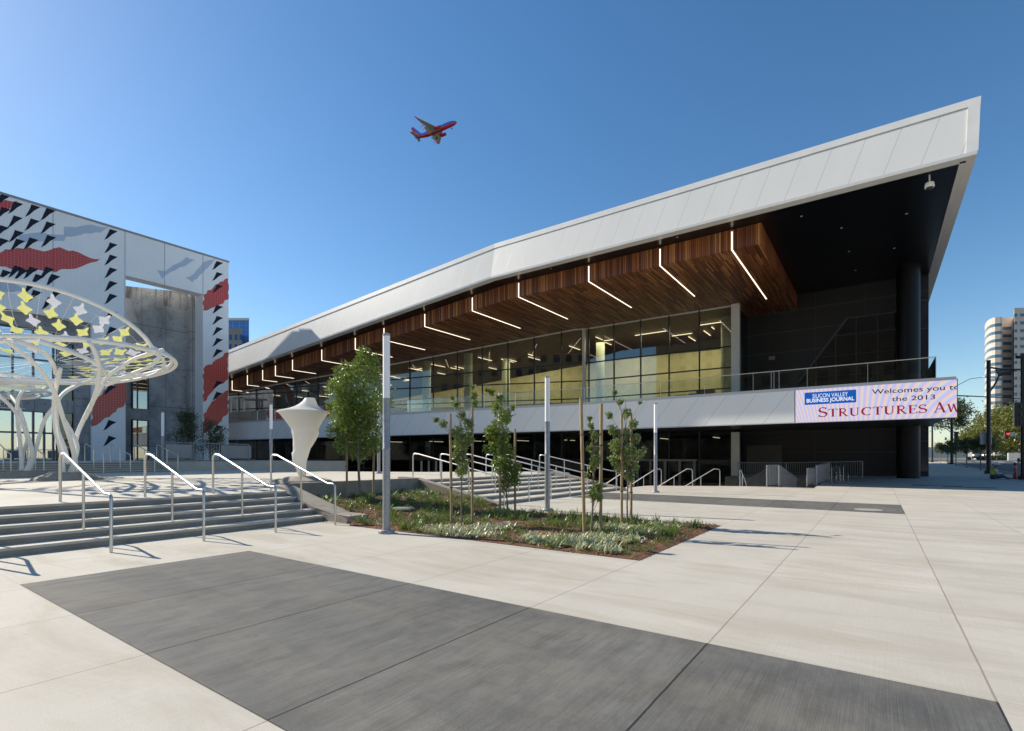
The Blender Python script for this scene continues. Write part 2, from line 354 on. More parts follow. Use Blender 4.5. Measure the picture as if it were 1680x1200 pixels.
# manhole cover
mh = MB().lathe([(.01,.012),(.34,.012),(.36,.006)], (*ap(uu(1425)*14.9,14.9),0), 28); o = ap(uu(1425)*14.9,14.9)
solo('manhole_cover', mh, noisy('pale manhole steel', (.45,.43,.38), (.3,.28,.25), 40, .6), 'round pale manhole cover set in the far strip of dark paving', 'manhole cover', (o[0],o[1],0))
for px, k in ((1536, 'left'), (1590, 'right')):
    a0, p0 = atY(px, 26.5 if k == 'left' else 25.2)
    solo('drain_grate', MB().box(a0-.2, a0+.2, p0-1.0, p0+1.0, gz(a0), gz(a0)+.02), m_black,
         'long dark drain grate in the shaded paving %s' % ('nearer the black corner column' if k == 'left' else 'nearer the seated worker'), 'drain grate', (a0, p0, gz(a0)), 'drain grates in the shaded paving')
# street beyond the pavement
m_asph = noisy('asphalt', (.10,.10,.10), (.065,.065,.067), 2, .9, bs=.3)
s_ = MB()
def strip(mb, a0, a1, p0, p1, dz, n=1):
    cuts = sorted({a0, a1, *[c for c in (30,45,120) if a0 < c < a1]})
    for x, y in zip(cuts, cuts[1:]): mb.add([(x,p0,gz(x)+dz),(y,p0,gz(y)+dz),(y,p1,gz(y)+dz),(x,p1,gz(x)+dz)], [(0,1,2,3)])
strip(s_, 20, 104, -26, -8.0, .004); strip(s_, 104, 128, -160, 8.5, .004); strip(s_, 45, 104, -60, -26.01, .004); struct('street_asphalt', s_, m_asph)
mk = MB(); m_paint = noisy('worn road paint', (.62,.61,.58), (.42,.41,.38), 5, .8)
for k in range(5): strip(mk, 100, 102.5, -9.5-k*1.8, -8.8-k*1.8, .010)
strip(mk, 60, 96, -17.2, -17.0, .010)
for k in range(8): mk.box(0,0,0,0,0,0) if 0 else strip(mk, 106.5+k*.0, 108.5, -9-k*2.2, -8-k*2.2, .010)
struct('road_marking', mk, m_paint)
fg = MB(); strip(fg, 128.2, 1500, -900, 8.5, .02); strip(fg, 20, 104, -160, -60.1, .06); struct('far_ground', fg, noisy('dry verge', (.16,.15,.10), (.10,.11,.06), .08, .95))
kb = MB()
for x, y in ((30,45),(45,104)): kb.hexa([(x,-8.0,gz(x)),(y,-8.0,gz(y)),(y,-7.85,gz(y)),(x,-7.85,gz(x)),(x,-8.0,gz(x)+.12),(y,-8.0,gz(y)+.12),(y,-7.85,gz(y)+.12),(x,-7.85,gz(x)+.12)])
struct('kerb', kb, m_conc)
# terrace
def tz(p): return .66 if p < 12.3 else min(.66 + (p-12.3)*.05, .78)
t = MB()
outer = [(-70,12.35),(7.4,12.35),(7.4,13.5),(23.0,13.5),(23.0,15.2),(19.2,19.2),(15.8,27),(15.8,30.9),(-70,30.9)]
lo = [(x,y,-1.2) for x,y in outer]; n = len(outer)
t.add(lo + [(x,y,tz(y)) for x,y in outer] + [(-70,14.7,.78),(7.4,14.7,.78),(23,14.7,.78),(-70,13.5,tz(13.5))], [])
hi = lambda i: n+i
t.f += [(hi(0),hi(1),hi(2),2*n+3), (2*n+3,hi(2),hi(3),2*n+2,2*n+1,2*n), (2*n,2*n+1,2*n+2,hi(4),hi(5),hi(6),hi(7),hi(8))]
for i in range(n):
    j = (i+1) % n; t.f.append((i,j,hi(j),hi(i)))
struct('terrace', t, m_terr)
u2 = MB().box(-70, 24.4, 32.6, 80, 0, 1.3); struct('upper_terrace', u2, m_terr)
# front steps
NZ = [.136*(k+1) for k in range(4)]
def stairs(name, label, a0, a1, p0, p1, z0, z1, nr, org, dirn=1):
    tr_ = (p1-p0)/(nr-1); rz = (z1-z0)/nr; mb = MB()
    prof = [(p0, z0-.3)]
    for k in range(nr):
        prof.append((p0+k*tr_, z0+rz*k if k else z0-.3)) if 0 else None
        pp = p0 + k*tr_
        prof += [(pp, z0+rz*k if k else z0-.3), (pp-.0, z0+rz*(k+1))]
    prof += [(p1+.02, z1), (p1+.02, z0-.3)]
    pr = [(p0, z0-.3)]
    for k in range(nr):
        pr.append((p0+k*tr_, z0+rz*(k+1))); pr.append((p0+(k+1)*tr_ if k < nr-1 else p1+.02, z0+rz*(k+1)))
    pr.append((p1+.02, z0-.3))
    mb.pz(pr, a0, a1)
    nose = MB()
    th = thing(name, label, 'stairs', org)
    part('step_flight', mb, m_conc, th, bevel=.012)
    return th
def stair2(name, label, a0, a1, p0, p1, z0, z1, nr):
    tr_ = (p1-p0)/(nr-1); rz = (z1-z0)/nr
    th = thing(name, label, 'stairs', ((a0+a1)/2, p0, z0))
    for k in range(nr):
        pp = p0 + k*tr_; e = p1+.01 if k == nr-1 else pp+tr_
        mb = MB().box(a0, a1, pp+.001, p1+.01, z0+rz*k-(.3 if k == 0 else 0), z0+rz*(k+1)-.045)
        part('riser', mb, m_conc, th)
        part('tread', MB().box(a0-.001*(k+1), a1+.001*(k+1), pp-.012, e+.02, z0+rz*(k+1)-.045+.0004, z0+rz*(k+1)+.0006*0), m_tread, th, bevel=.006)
    return th
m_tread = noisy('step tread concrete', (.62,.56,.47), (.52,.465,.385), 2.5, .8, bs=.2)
stair2('front_steps', 'wide flight of five concrete steps with four steel handrails below the white canopies', -8, 7.39, 10.8, 12.34, 0, .662, 5)
stair2('plaza_steps', 'flight of concrete steps with six handrails between two sloping side walls beyond the planting bed', 13.2, 22.5, 9.9, 13.49, 0, .722, 6)
stair2('upper_steps', 'shaded flight of steps in front of the tiled mural building', -40, 12.2, 30.9, 32.59, .78, 1.302, 5)
# cheek walls
def cheek(name, label, a0, a1, prof, org):
    return solo(name, MB().pz(prof, a0, a1), m_conc, label, 'wall', org, bevel=.012)
cheek('cheek_wall', 'low sloping concrete side wall between the front steps and the planting bed', 7.4, 8.02, [(9.9,-.2),(9.9,.16),(10.6,.17),(13.0,.74),(13.48,.76),(13.48,-.2)], (7.7,10,0))
cheek('cheek_wall', 'sloping concrete side wall where the planting bed meets the plaza steps', 12.88, 13.19, [(9.7,-.2),(9.7,.06),(13.45,.80),(14.3,.82),(14.3,-.2)], (13,10,0))
cheek('cheek_wall', 'sloping concrete side wall at the far end of the plaza steps beside the sunken court', 22.51, 22.95, [(9.7,-.2),(9.7,.08),(13.45,.82),(15,.82),(15,-.2)], (22.7,10,0))
solo('retaining_wall', MB().box(8.03, 12.87, 13.2, 13.49, -.2, .80), m_conc, 'low concrete wall holding the terrace behind the young bushy tree', 'wall', (10,13.3,0), bevel=.012)
solo('retaining_wall', MB().box(38.8, 39.0, 2.6, 8.9, -1.15, .155).box(29.6, 38.79, 2.4, 2.6, -1.15, -.003).box(40.2,40.6,8.9,9.1,-1.15,.1), m_conc, 'concrete retaining walls round the back of the sunken ramp', 'wall', (38.9,5,-1.15))
solo('retaining_wall', MB().box(29.45, 29.6, 2.6, 5.4, -1.15, .02), m_conc, 'concrete edge of the sunken ramp by the plaza', 'wall', (29.5,4,-1.15))

# ---------------------------------------------------------------- handrails
def rail_mb(pl, zl, pu, zu, mids=1, h=.92, ext=.28):
    c = [(0,pl,zl), (0,pl,zl+h-.07), (0,pl+.02,zl+h-.02), (0,pl+.07,zl+h), (0,pl+ext,zl+h+.005), (0,pu-ext,zu+h-.005+.0), (0,pu-.09,zu+h), (0,pu-.025,zu+h-.03), (0,pu,zu+h-.10), (0,pu,zu)]
    return c
R_R = .024
def rail(label, a, pl, zl, pu, zu, group, mids=(.5,), m=None, r=R_R):
    th = thing('handrail', label, 'handrail', (a, pl, zl), group)
    pts = rail_mb(pl, zl, pu, zu)
    top = [(a, q[1], q[2]) for q in pts]
    part('rail_tube', MB().tube(top, r, 10), m or m_steel, th, smooth=True)
    a5, b5 = pts[4], pts[5]
    for f in mids:
        p_ = a5[1] + (b5[1]-a5[1])*f; zt = a5[2] + (b5[2]-a5[2])*f
        zb = zl + (zu-zl)*(p_-pl-.3)/(pu-pl-.6)
        part('post', MB().tube([(a,p_,zb-.06),(a,p_,zt-.01)], r*.92, 8), m or m_steel, th, smooth=True)
    return th
names = ['handrail at the very edge of the front steps, only its shadow showing', 'leftmost full handrail of the front steps, nearest the camera', 'second handrail of the front steps, in front of the mural steps', 'third handrail of the front steps, in front of the planter box', 'handrail beside the low side wall of the front steps']
for k, a in enumerate((1.6, 2.96, 4.34, 5.7, 7.1)):
    rail('bent steel ' + names[k], a, 9.93, 0, 12.58, .66, 'handrails on the front steps')
pos2 = ['leftmost, beside the near side wall', 'second from the near side wall', 'third from the near side wall', 'fourth from the near side wall', 'fifth from the near side wall', 'last one, beside the far side wall']
for k, px in enumerate((827, 868, 904, 935, 963, 1011)):
    p = 9.75; u = uu(px); a = (SA*p + CA*u*p) / (CA - SA*u)
    rail('steel handrail of the plaza steps, ' + pos2[k], a, p, 0, 13.9, .74, 'handrails on the plaza steps', (.33,.68))
for k, px in enumerate((18, 72, 170, 214, 254, 292)):
    p = 30.2; a = onp(px, p)
    rail('small shaded handrail of the upper steps, ' + ['leftmost in the photo', 'seen behind the second canopy trunk', 'just right of the near canopy trunk', 'in front of the tiled column foot', 'in front of the dark concrete doorway', 'nearest the planter box'][k], a, p, .78, 32.9, 1.3, 'handrails on the upper steps')
# rails going down into the sunken court
for k, (px, Y) in enumerate(((1040,28.2),(1085,28.0),(1136,27.9),(1181,27.8))):
    a, p = atY(px, Y); th = thing('handrail', 'bright handrail descending into the sunken court, ' + ['leftmost, behind the stake tree', 'behind the far lamp post', 'in the middle', 'nearest the grey corner pier'][k], 'handrail', (a,p,0), 'handrails descending into the court')
    pts = [(a,p,0),(a,p,.82),(a,p+.05,.90),(a,p+.3,.92),(a,p+1.9,-.1),(a,p+2.6,-.5)]
    part('rail_tube', MB().tube(pts, .024, 8), m_steel, th, smooth=True)
    part('post', MB().tube([(a,p+1.0,-.3),(a,p+1.0,.46)], .022, 8), m_steel, th)
a, p = atY(1214, 27.6); th = thing('handrail', 'short steep handrail at the top of the court stairs beside the grey pier', 'handrail', (a,p,0))
part('rail_tube', MB().tube([(a,p,-.1),(a,p,.84),(a+.06,p-.03,.88),(a+.9,p-.1,.2),(a+1.3,p-.1,-.2)], .024, 8), m_steel, th, smooth=True)
part('post', MB().tube([(a+.35,p-.05,-.2),(a+.35,p-.05,.64)], .022, 8), m_steel, th)
def balustrade(label, pts, h=1.0, gap=.13, group=None, m=m_galv, panel=False):
    # pts: (a,p,z)
    o0 = pts[0]; th = thing('balustrade', label, 'balustrade', o0, group)
    top = [(x,y,z+h) for x,y,z in pts]
    part('top_rail', MB().tube(top, .028, 8), m, th)
    part('bottom_rail', MB().tube([(x,y,z+.1) for x,y,z in pts], .018, 6), m, th)
    bars = MB()
    for q0, q1 in zip(pts, pts[1:]):
        v0, v1 = Vector(q0), Vector(q1); L = (v1-v0).length; nb = max(1, int(L/gap))
        for k in range(1, nb):
            v = v0.lerp(v1, k/nb); bars.box(v.x-.009, v.x+.009, v.y-.009, v.y+.009, v.z+.1, v.z+h)
    part('bars', bars, m, th)
    for q in pts: part('post', MB().tube([q, (q[0],q[1],q[2]+h)], .03, 8), m, th)
    return th
def P3(px, Y, z): a, p = atY(px, Y); return (a, p, z)
balustrade('sunlit barred balustrade at the head of the ramp, turning down out of the light', [P3(1258,26.8,0),P3(1278,27.8,0),P3(1306,30.5,-.75)], 1.12)
balustrade('barred balustrade running back beside the two chairs', [P3(1339,28.0,0),P3(1361,32.6,.1)], 1.1)
balustrade('long shaded balustrade of bars along the back of the ramp', [P3(1211,35.0,.1),P3(1290,34.2,.1),P3(1360,33.5,.15),P3(1415,33.0,.2)], 1.1)
balustrade('short barred balustrade between the ramp and the chairs', [P3(1324,27.3,0),P3(1336,29.0,0)], .95)
balustrade('barred balustrade descending to the court behind the sunlit one', [P3(1262,31.5,-.1),P3(1225,32.5,-.9)], 1.0)

# ---------------------------------------------------------------- main building
KA, KP = 28.0, 21.7
def roof_a(p): return KA if p <= KP else KA - .088*(p-KP)
def drop(p): return 0 if p <= KP else .127*(p-KP)
ZB, ZT = 13.86, 16.42
RP = [-3.3, 21.7, 43.2, 66]
bld = thing('convention_hall', 'long hall with sweeping white metal roof, cedar soffit, glass upper floor and grey metal band', 'building', (44, 10, -1.15))
def rib(mb, ps, fa0, fa1, fz0, fz1):   # solid ribbon following p, rectangular section
    rs = []
    for p in ps: rs.append([(fa0(p),p,fz0(p)),(fa1(p),p,fz0(p)),(fa1(p),p,fz1(p)),(fa0(p),p,fz1(p))])
    return mb.rings(rs)
PS = [-3.3, 5, 13, 21.7, 26, 32, 38, 43.2, 50, 58, 66]
zb = lambda p: ZB - drop(p); zt = lambda p: ZT - drop(p)
LEAN = .45
def lean(mb, ps, o0, z0f, o1, z1f, th_=.3, e0=0., e1=-.11):
    rs = []
    for i, p in enumerate(ps):
        q0, q1 = (p+e0, p+e1) if i == 0 else (p, p)
        rs.append([(roof_a(p)+o0,q0,z0f(p)),(roof_a(p)+o0+th_,q0,z0f(p)),(roof_a(p)+o1+th_,q1,z1f(p)),(roof_a(p)+o1,q1,z1f(p))])
    return mb.rings(rs)
fas = lean(MB(), PS, 0, lambda p: zb(p)+.14, LEAN*.85, lambda p: zt(p)-.38)
fo = part('roof_fascia', fas, m_roof, bld)
tr1 = rib(MB(), PS, lambda p: roof_a(p)-.04, lambda p: roof_a(p)+.32, zb, lambda p: zb(p)+.14)
lean(tr1, PS, LEAN*.85-.03, lambda p: zt(p)-.34, LEAN-.03, zt, e0=-.15, e1=-.17)
lean(tr1, PS, LEAN*.85+.03, lambda p: zt(p)-.38, LEAN*.85+.03, lambda p: zt(p)-.34)
tr1.rings([[(27.96,-3.33,ZB+.14),(28.3,-3.33,ZB+.14),(28.3,-2.95,ZB+.14),(27.96,-2.95,ZB+.14)],[(27.96+LEAN*.85,-3.44,ZT-.34),(28.5,-3.44,ZT-.34),(28.5,-3.05,ZT-.34),(27.96+LEAN*.85,-3.05,ZT-.34)]])
part('fascia_trim', tr1, m_trim, bld)
rt = rib(MB(), [-3.0]+PS[1:], lambda p: roof_a(p)+.75, lambda p: 88, lambda p: zt(p)-.5, lambda p: zt(p)-.05)
part('roof_deck', rt, m_trim, bld)
side = MB().hexa([(28.35,-3.3,ZB),(88,-3.3,ZB),(88,-3.0,ZB),(28.35,-3.0,ZB),(28.9,-3.3,ZT-.02),(88,-3.3,ZT-.02),(88,-3.0,ZT-.02),(28.9,-3.0,ZT-.02)])
part('side_fascia', side, m_trim, bld)
un = MB().box(28.3, 88, -2.998, -2.80, ZB+.005, ZB+.08)
rib(un, PS, lambda p: roof_a(p)+.32, lambda p: roof_a(p)+.50, lambda p: zb(p)+.005, lambda p: zb(p)+.06)
part('soffit_border', un, m_trim, bld)
so_ = rib(MB(), PS, lambda p: roof_a(p)+.32, lambda p: 60, lambda p: zb(p)+.10, lambda p: zb(p)+.3)
part('black_soffit', so_, m_soffit, bld)
def glass_a(p):
    pts = [(8.8,40.5),(20.8,40.3),(38.8,34),(51,29),(66,24.6)]
    if p <= 8.8: return 40.5
    for (p0,a0),(p1,a1) in zip(pts, pts[1:]):
        if p <= p1: return a0+(a1-a0)*(p-p0)/(p1-p0)
    return 24.6
zs = lambda p: 12.83 - drop(p)
WPS = [5.0, 8.8, 13, 20.8, 21.7, 26, 32, 38.8, 44, 51, 58, 66]
wd = MB()
for q0, q1 in zip(WPS, WPS[1:]):
    if q0 < 8.8: rib(wd, [q0,q1], lambda p: roof_a(p)+1.7, lambda p: 44.5, zs, lambda p: zs(p)+1.1)
    else: rib(wd, [q0,q1], lambda p: roof_a(p)+1.7, lambda p: glass_a(p)+.1, zs, lambda p: zs(p)+1.1)
part('cedar_soffit', wd, m_wood, bld)
# line lamps of the soffit
def wp(px):
    lo_, hi_ = 5., 66.
    for _ in range(50):
        mid = (lo_+hi_)/2; a_ = roof_a(mid)+1.7; v = W(a_, mid); x = 840+FPX*v.x/v.y
        if x > px: lo_ = mid
        else: hi_ = mid
    return lo_
for px in (1201, 1083, 966, 851, 775, 697, 630, 583, 528, 480, 452, 431, 406, 381):
    p = wp(px); a_ = roof_a(p)+1.7; L = 10.6 if px > 1190 else max(1.2, min(7.0, (glass_a(p)-a_)*.66)); z_ = zs(p); r_ = .036
    f_ = part('line_lamp', MB().box(a_-.02, a_+.03, p-r_, p+r_, z_-.02, z_+.98).box(a_+.031, a_+L, p-r_, p+r_, z_-.02, z_+.02), m_strip, bld)
# downlights
dl = MB()
for k, (x, y) in enumerate([(33,1.6),(37,1.4),(41,1.2),(33,-1.2),(38,-.8),(42,-1.2),(30.2,3.2),(29.0,9.2),(29,17.5)]):
    dl.box(x-.05, x+.05, y-.05, y+.05, ZB+.085, ZB+.11)
part('downlights', dl, base('dim downlight lens', (.5,.5,.5), .3), bld)
# black recessed wall and corner
bw = MB().box(44.5, 46, -2.8, 8.9, .0, ZB+.1); part('black_wall', bw, m_blackwall, bld)
def bwq(px, py): p = ona(px, 44.42); return (p, zat(py, 44.42, p))
q = [bwq(1313,598), bwq(1391,490), bwq(1470,481), bwq(1470,640), bwq(1313,640)]
q[0] = (q[0][0], 7.3); q[1] = (q[1][0], 11.6); q[2] = (q[2][0], 11.6); q[3] = (q[3][0], 5.2); q[4] = (q[4][0], 5.2)
part('black_glass', MB().pz(q, 44.40, 44.495), grid('black glazing', (.008,.009,.012), (.03,.034,.045), 1.25, 1.45, .03, .03, ax=1, rough=.08), bld)
part('corner_glazing', MB().box(44.40, 44.495, -2.75, -1.75, .6, 12.4), grid('blue black glazing', (.02,.026,.045), (.05,.06,.08), 1.0, 1.9, .05, .04, ax=1, rough=.12), bld)
part('white_diagonal_trim', MB().pz([(q[0][0]+.02,7.3),(q[0][0]+.16,7.3),(q[1][0]+.12,11.65),(q[2][0],11.65),(q[2][0],11.58),(q[1][0]-.0,11.58)], 44.36, 44.399), base('grey metal edge', (.07,.07,.07), .5), bld)
ps_ = ona(1225, 44.4); pe = ona(1283, 44.4)
part('double_door', MB().box(44.40, 44.49, pe, ps_, .25, 2.5), noisy('dark grey steel door', (.12,.115,.105), (.10,.095,.09), 1, .5), bld)
ex = thing('exit_sign', 'small grey exit sign on the black wall above the balcony', 'sign', (44.3, ona(1266,44.4), 7.9))
pe = ona(1266, 44.4); zz = zat(587.5, 44.4, pe)
part('sign_plate', MB().box(44.44, 44.499, pe-.22, pe+.22, zz-.14, zz+.14), base('grey sign plate', (.22,.22,.2), .5), ex)
# big dark column
cc = atY(1490, 33.3)
part('column', MB().lathe([(.62,gz(cc[0])-.1),(.62,ZB+.1)], (cc[0],cc[1],0), 40), base('gloss black column', (.004,.0045,.006), .45, 0, .25), bld, smooth=True)
# glass facade, upper floor and ground floor
def facade(lo_, hi_, ps, matg, nm, off=0):
    for q0, q1 in zip(ps, ps[1:]):
        mb = MB().add([(glass_a(q0)+off,q0,lo_),(glass_a(q1)+off,q1,lo_),(glass_a(q1)+off,q1,hi_(q1)),(glass_a(q0)+off,q0,hi_(q0))], [(0,1,2,3)])
        part(nm, mb, matg, bld)
FZ = 5.15
facade(FZ, zs, WPS[1:], m_gup, 'upper_glazing'); facade(-1.15, lambda p: 3.6, [8.8, 20.8, 38.8, 51, 66], m_glo, 'lower_glazing')
mul = MB(); mul2 = MB()
pp = 8.8
vps = [onp_ for onp_ in []]
k = 0
while pp < 60:
    a_ = glass_a(pp)
    mul.box(a_-.10, a_+.02, pp-.045, pp+.045, FZ, zs(pp)); mul2.box(a_-.10, a_+.02, pp-.035, pp+.035, -1.15, 3.6)
    pp += 2.33
def hbar(mb, zf, wd_=.05, q0=8.8, q1=60):
    qs = [q for q in WPS[1:] if q0 <= q <= q1]
    for a0, a1 in zip(qs, qs[1:]): rib(mb, [a0, a1], lambda p: glass_a(p)-.09, lambda p: glass_a(p)+.02, lambda p: zf(p)-wd_, lambda p: zf(p)+wd_)
for z_ in (6.7, 8.25, 9.8): 
    hbar(mul, lambda p: z_ if z_ < 9 else z_-drop(p)*.3, .045)
hbar(mul2, lambda p: 1.35, .035)
part('mullions', mul, m_mull, bld); part('mullions', mul2, m_mull, bld)
wt = MB(); hbar(wt, lambda p: zs(p)-.05, .05, 8.8, 60); part('glazing_head', wt, m_trim, bld)
part('white_pier', MB().box(40.2, 40.6, 8.25, 8.8, FZ, 12.83).box(40.2, 40.6, 8.25, 8.8, -1.15, 3.4), m_trim, bld)
part('white_pier', MB().box(39.95, 40.29, 20.75, 20.95, FZ, 12.8), m_trim, bld)
part('return_glazing', MB().add([(40.6,8.5,FZ),(44.5,8.5,FZ),(44.5,8.5,12.8),(40.6,8.5,12.8)], [(0,1,2,3)]), m_gdark, bld)
# entrance doors seen over the edge of the court
dr = MB()
for px in (1047, 1068, 1092, 1116, 1140):
    p = ona(px, 40.3); dr.box(40.15, 40.29, p-.10, p+.10, -1.15, 1.25)
dr.box(40.15, 40.288, ona(1142,40.3)-.1, ona(1045,40.3)+.1, 1.252, 1.42)
part('door_frames', dr, base('grey door frame', (.20,.20,.19), .5, .4), bld)
dr = MB()
for px in (692, 704, 716):
    p = ona(px, 37.5)
    a_ = glass_a(p)-.12; p = ona(px, a_); dr.box(a_-.08, a_, p-.09, p+.09, -1.15, 1.25)
part('door_frames', dr, m_trim, bld)
# door of the upper floor beside the mural
dA, dB = ona(400, 29.6), ona(379, 29.2); ud = MB(); gz0 = 5.12
for px in (379.5, 390, 401):
    p = ona(px, 29.0); a_ = glass_a(p)-.14; p = ona(px, a_); ud.box(a_-.06, a_, p-.10, p+.10, gz0, gz0+2.6)
a_ = glass_a(ona(390,28.6))-.2; ud.box(a_-.3, a_+.3, ona(401.5,a_), ona(379,a_), gz0+2.6, gz0+2.75)
part('upper_door_frame', ud, m_trim, bld)
# interior
inn = MB()
for q0, q1 in zip(WPS[1:], WPS[2:]):
    rib(inn, [q0,q1], lambda p: glass_a(p)+.12, lambda p: 58, lambda p: 4.9, lambda p: FZ-.01)
part('upper_floor', inn, m_floor, bld)
ce = MB()
for q0, q1 in zip(WPS[1:], WPS[2:]): rib(ce, [q0,q1], lambda p: glass_a(p)+.13, lambda p: 58, lambda p: zs(p)+.02, lambda p: zs(p)+.3)
part('inner_ceiling', ce, base('brown slatted ceiling', (.11,.055,.03), .5), bld)
iw = MB()
prev = None; arc = []
for k in range(13):
    p = 9 + k*3.6; arc.append((min(52, glass_a(p)+9.5) - .8*math.sin((p-9)*.12), p))
for (a0,p0),(a1,p1) in zip(arc, arc[1:]): iw.hexa([(a0,p0,FZ),(a0+.3,p0,FZ),(a1+.3,p1,FZ),(a1,p1,FZ),(a0,p0,zs(p0)-1.3),(a0+.3,p0,zs(p0)-1.3),(a1+.3,p1,zs(p1)-1.3),(a1,p1,zs(p1)-1.3)])
part('ochre_wall', iw, m_tan, bld)
refl_band = MB()  # brown band painting in the darker reflections low in the upper glazing
for (a0,p0),(a1,p1) in zip(arc, arc[1:]): refl_band.hexa([(a0-.15,p0,FZ),(a0-.01,p0,FZ),(a1-.01,p1,FZ),(a1-.15,p1,FZ),(a0-.15,p0,7.3),(a0-.01,p0,7.3),(a1-.01,p1,7.3),(a1-.15,p1,7.3)])
part('painted_reflection_band', refl_band, grid('painted brown reflection', (.20,.14,.07), (.05,.04,.03), 1.3, 1.1, .04, .05, ax=1), bld)
random.seed(12)
for k in range(16):
    p_ = random.uniform(10, 46); a_ = glass_a(p_)+random.uniform(2,6); h_ = random.uniform(.7,1.9)
    part('indoor_furniture', MB().box(a_, a_+.6, p_, p_+random.uniform(.5,2.2), FZ, FZ+h_), random.choice((m_inter, m_floor, m_mull)), bld)
part('inner_wall', MB().box(58, 58.3, 8.6, 66, -1.15, 13).box(24.7, 58, 65.7, 66, -1.15, 3.44).box(25.2, 58, 65.7, 66, 5.15, 7.4), m_inter, bld)
part('inner_wall', MB().box(50, 58, 8.62, 8.9, -1.15, 12.8), m_inter, bld)
pl = MB()
for px, da in ((768,3),(1192,3.2),(985,5),(830,6),(700,4)):
    p = ona(px, 43); a_ = glass_a(p)+da; p = ona(px, a_); pl.lathe([(.42,FZ),(.42,zs(p)+.05)], (a_,p,0), 20)
part('inner_pillars', pl, m_pillar, bld, smooth=True)
il = MB(); random.seed(3)
for k in range(34):
    p = random.uniform(9.6, 55); a_ = glass_a(p) + random.uniform(1.2, 8); L = random.choice((.9,1.4,2.2)); z_ = zs(p)-.06
    if random.random() < .75: il.box(a_, a_+L, p-.035, p+.035, z_-.04, z_)
    else: il.box(a_, a_+.08, p, p+L*1.3, z_-.05, z_)
part('ceiling_lamps', il, m_istrip, bld)
for p, a_ in ((13,44.5),(20,44),(28,41.5),(36,38.5),(45,35)):
    L = bpy.data.lights.new('ceiling_lamp_light', 'AREA'); L.energy = 280; L.size = 5; L.size_y = 3; L.shape = 'RECTANGLE'; L.color = (1,.9,.68)
    lo_ = bpy.data.objects.new('ceiling_lamp_light', L); C.objects.link(lo_); lo_.location = W(a_+1, p, zs(p)-.25)
lb = MB()
for k in range(9):
    p = 11+k*4.4; a_ = glass_a(p)+3.5; lb.box(a_, a_+2.0, p-.04, p+.04, 3.2, 3.25)
part('lobby_lamps', lb, m_istrip, bld)
lc = MB()
for q0, q1 in zip(WPS[1:], WPS[2:]): rib(lc, [q0,q1], lambda p: glass_a(p)+.12, lambda p: 58, lambda p: 3.45, lambda p: 3.6)
part('lobby_ceiling', lc, m_inter, bld)
part('lobby_fittings', MB().box(49, 49.2, 10, 30, -1.15, 3.4).box(44.5,46,14,18,-1.15,0).box(43,43.3,24,24.3,-1.15,3.4).box(44,44.3,16,16.3,-1.15,3.4), noisy('lobby wall', (.20,.17,.13), (.11,.09,.075), .5, .7), bld)
# balcony slab and grey band
def band_a(p): return 30.6 if p <= 16 else 30.6 - .122*(p-16)
BPS = [-2.9, 3.56, 10, 16, 22, 28, 34, 40, 46, 54, 66]
ZBB, ZBT = 3.34, 5.15
bp = MB(); rib(bp, BPS[1:], lambda p: band_a(p), lambda p: band_a(p)+.2, lambda p: ZBB+.05, lambda p: ZBT-.10); part('grey_band', bp, m_band, bld)
bt = MB(); rib(bt, BPS, lambda p: band_a(p)-.03, lambda p: band_a(p)+.22, lambda p: ZBT-.10, lambda p: ZBT+.05)
rib(bt, BPS, lambda p: band_a(p)-.015, lambda p: band_a(p)+.2, lambda p: ZBB, lambda p: ZBB+.05); part('band_trim', bt, base('grey band trim', (.50,.51,.52), .4), bld)
sb = MB()
for q0, q1 in zip(BPS, BPS[1:]): rib(sb, [q0,q1], lambda p: band_a(p)+.22, lambda p: (44.4 if p < 8.9 else max(glass_a(p)-.12, band_a(p)+.3)), lambda p: 3.62, lambda p: 5.05)
part('balcony_slab', sb, base('dark balcony underside', (.05,.05,.052), .35), bld)
gr = MB(); rr = MB(); rp = MB()
for q0, q1 in zip(BPS, BPS[1:]):
    if q0 < -2: q0 = -2.2
    gr.add([(band_a(q0)+.25,q0,5.1),(band_a(q1)+.25,q1,5.1),(band_a(q1)+.25,q1,6.2),(band_a(q0)+.25,q0,6.2)], [(0,1,2,3)])
    rr.tube([(band_a(q0)+.25,q0,6.2),(band_a(q1)+.25,q1,6.2)], .022, 6)
gr.add([(30.85,-2.2,5.1),(44.4,-2.2,5.1),(44.4,-2.2,6.2),(30.85,-2.2,6.2)], [(0,1,2,3)]); rr.tube([(30.85,-2.2,6.2),(44.4,-2.2,6.2)], .022, 6)
pp = -2.2
while pp < 50: part('balcony_rail_post', MB().box(band_a(pp)+.22, band_a(pp)+.24, pp-.012, pp+.012, 5.1, 6.18), m_steel, bld); pp += 2.6
for dx in (0,.25,.38): part('balcony_rail_post', MB().box(30.8,30.84,4.3+dx,4.33+dx,5.1,6.18), m_steel, bld)
part('balcony_glass', gr, m_grail, bld); part('balcony_rail', rr, m_steel, bld)
a_, p_ = 40.5, ona(1269, 40.5)
tb = thing('litter_bin', 'round steel bin standing on the balcony against the black wall', 'bin', (a_,p_,5.05))
part('bin_body', MB().lathe([(.30,5.06),(.32,5.1),(.32,5.95)], (a_,p_,0), 24), m_steel, tb, smooth=True); part('bin_lid', MB().lathe([(.33,5.95),(.31,6.02),(.1,6.05)], (a_,p_,0), 24), m_steel, tb, smooth=True)
p_ = ona(1139, 39.5)
solo('blue_bin', MB().box(39.2,39.8,p_-.38,p_+.38,5.06,6.35), noisy('blue plastic', (.02,.06,.16),(.03,.09,.22),3,.4), 'dark blue bin on the balcony in front of the tall windows', 'bin', (39.5,p_,5.06), bevel=.05)
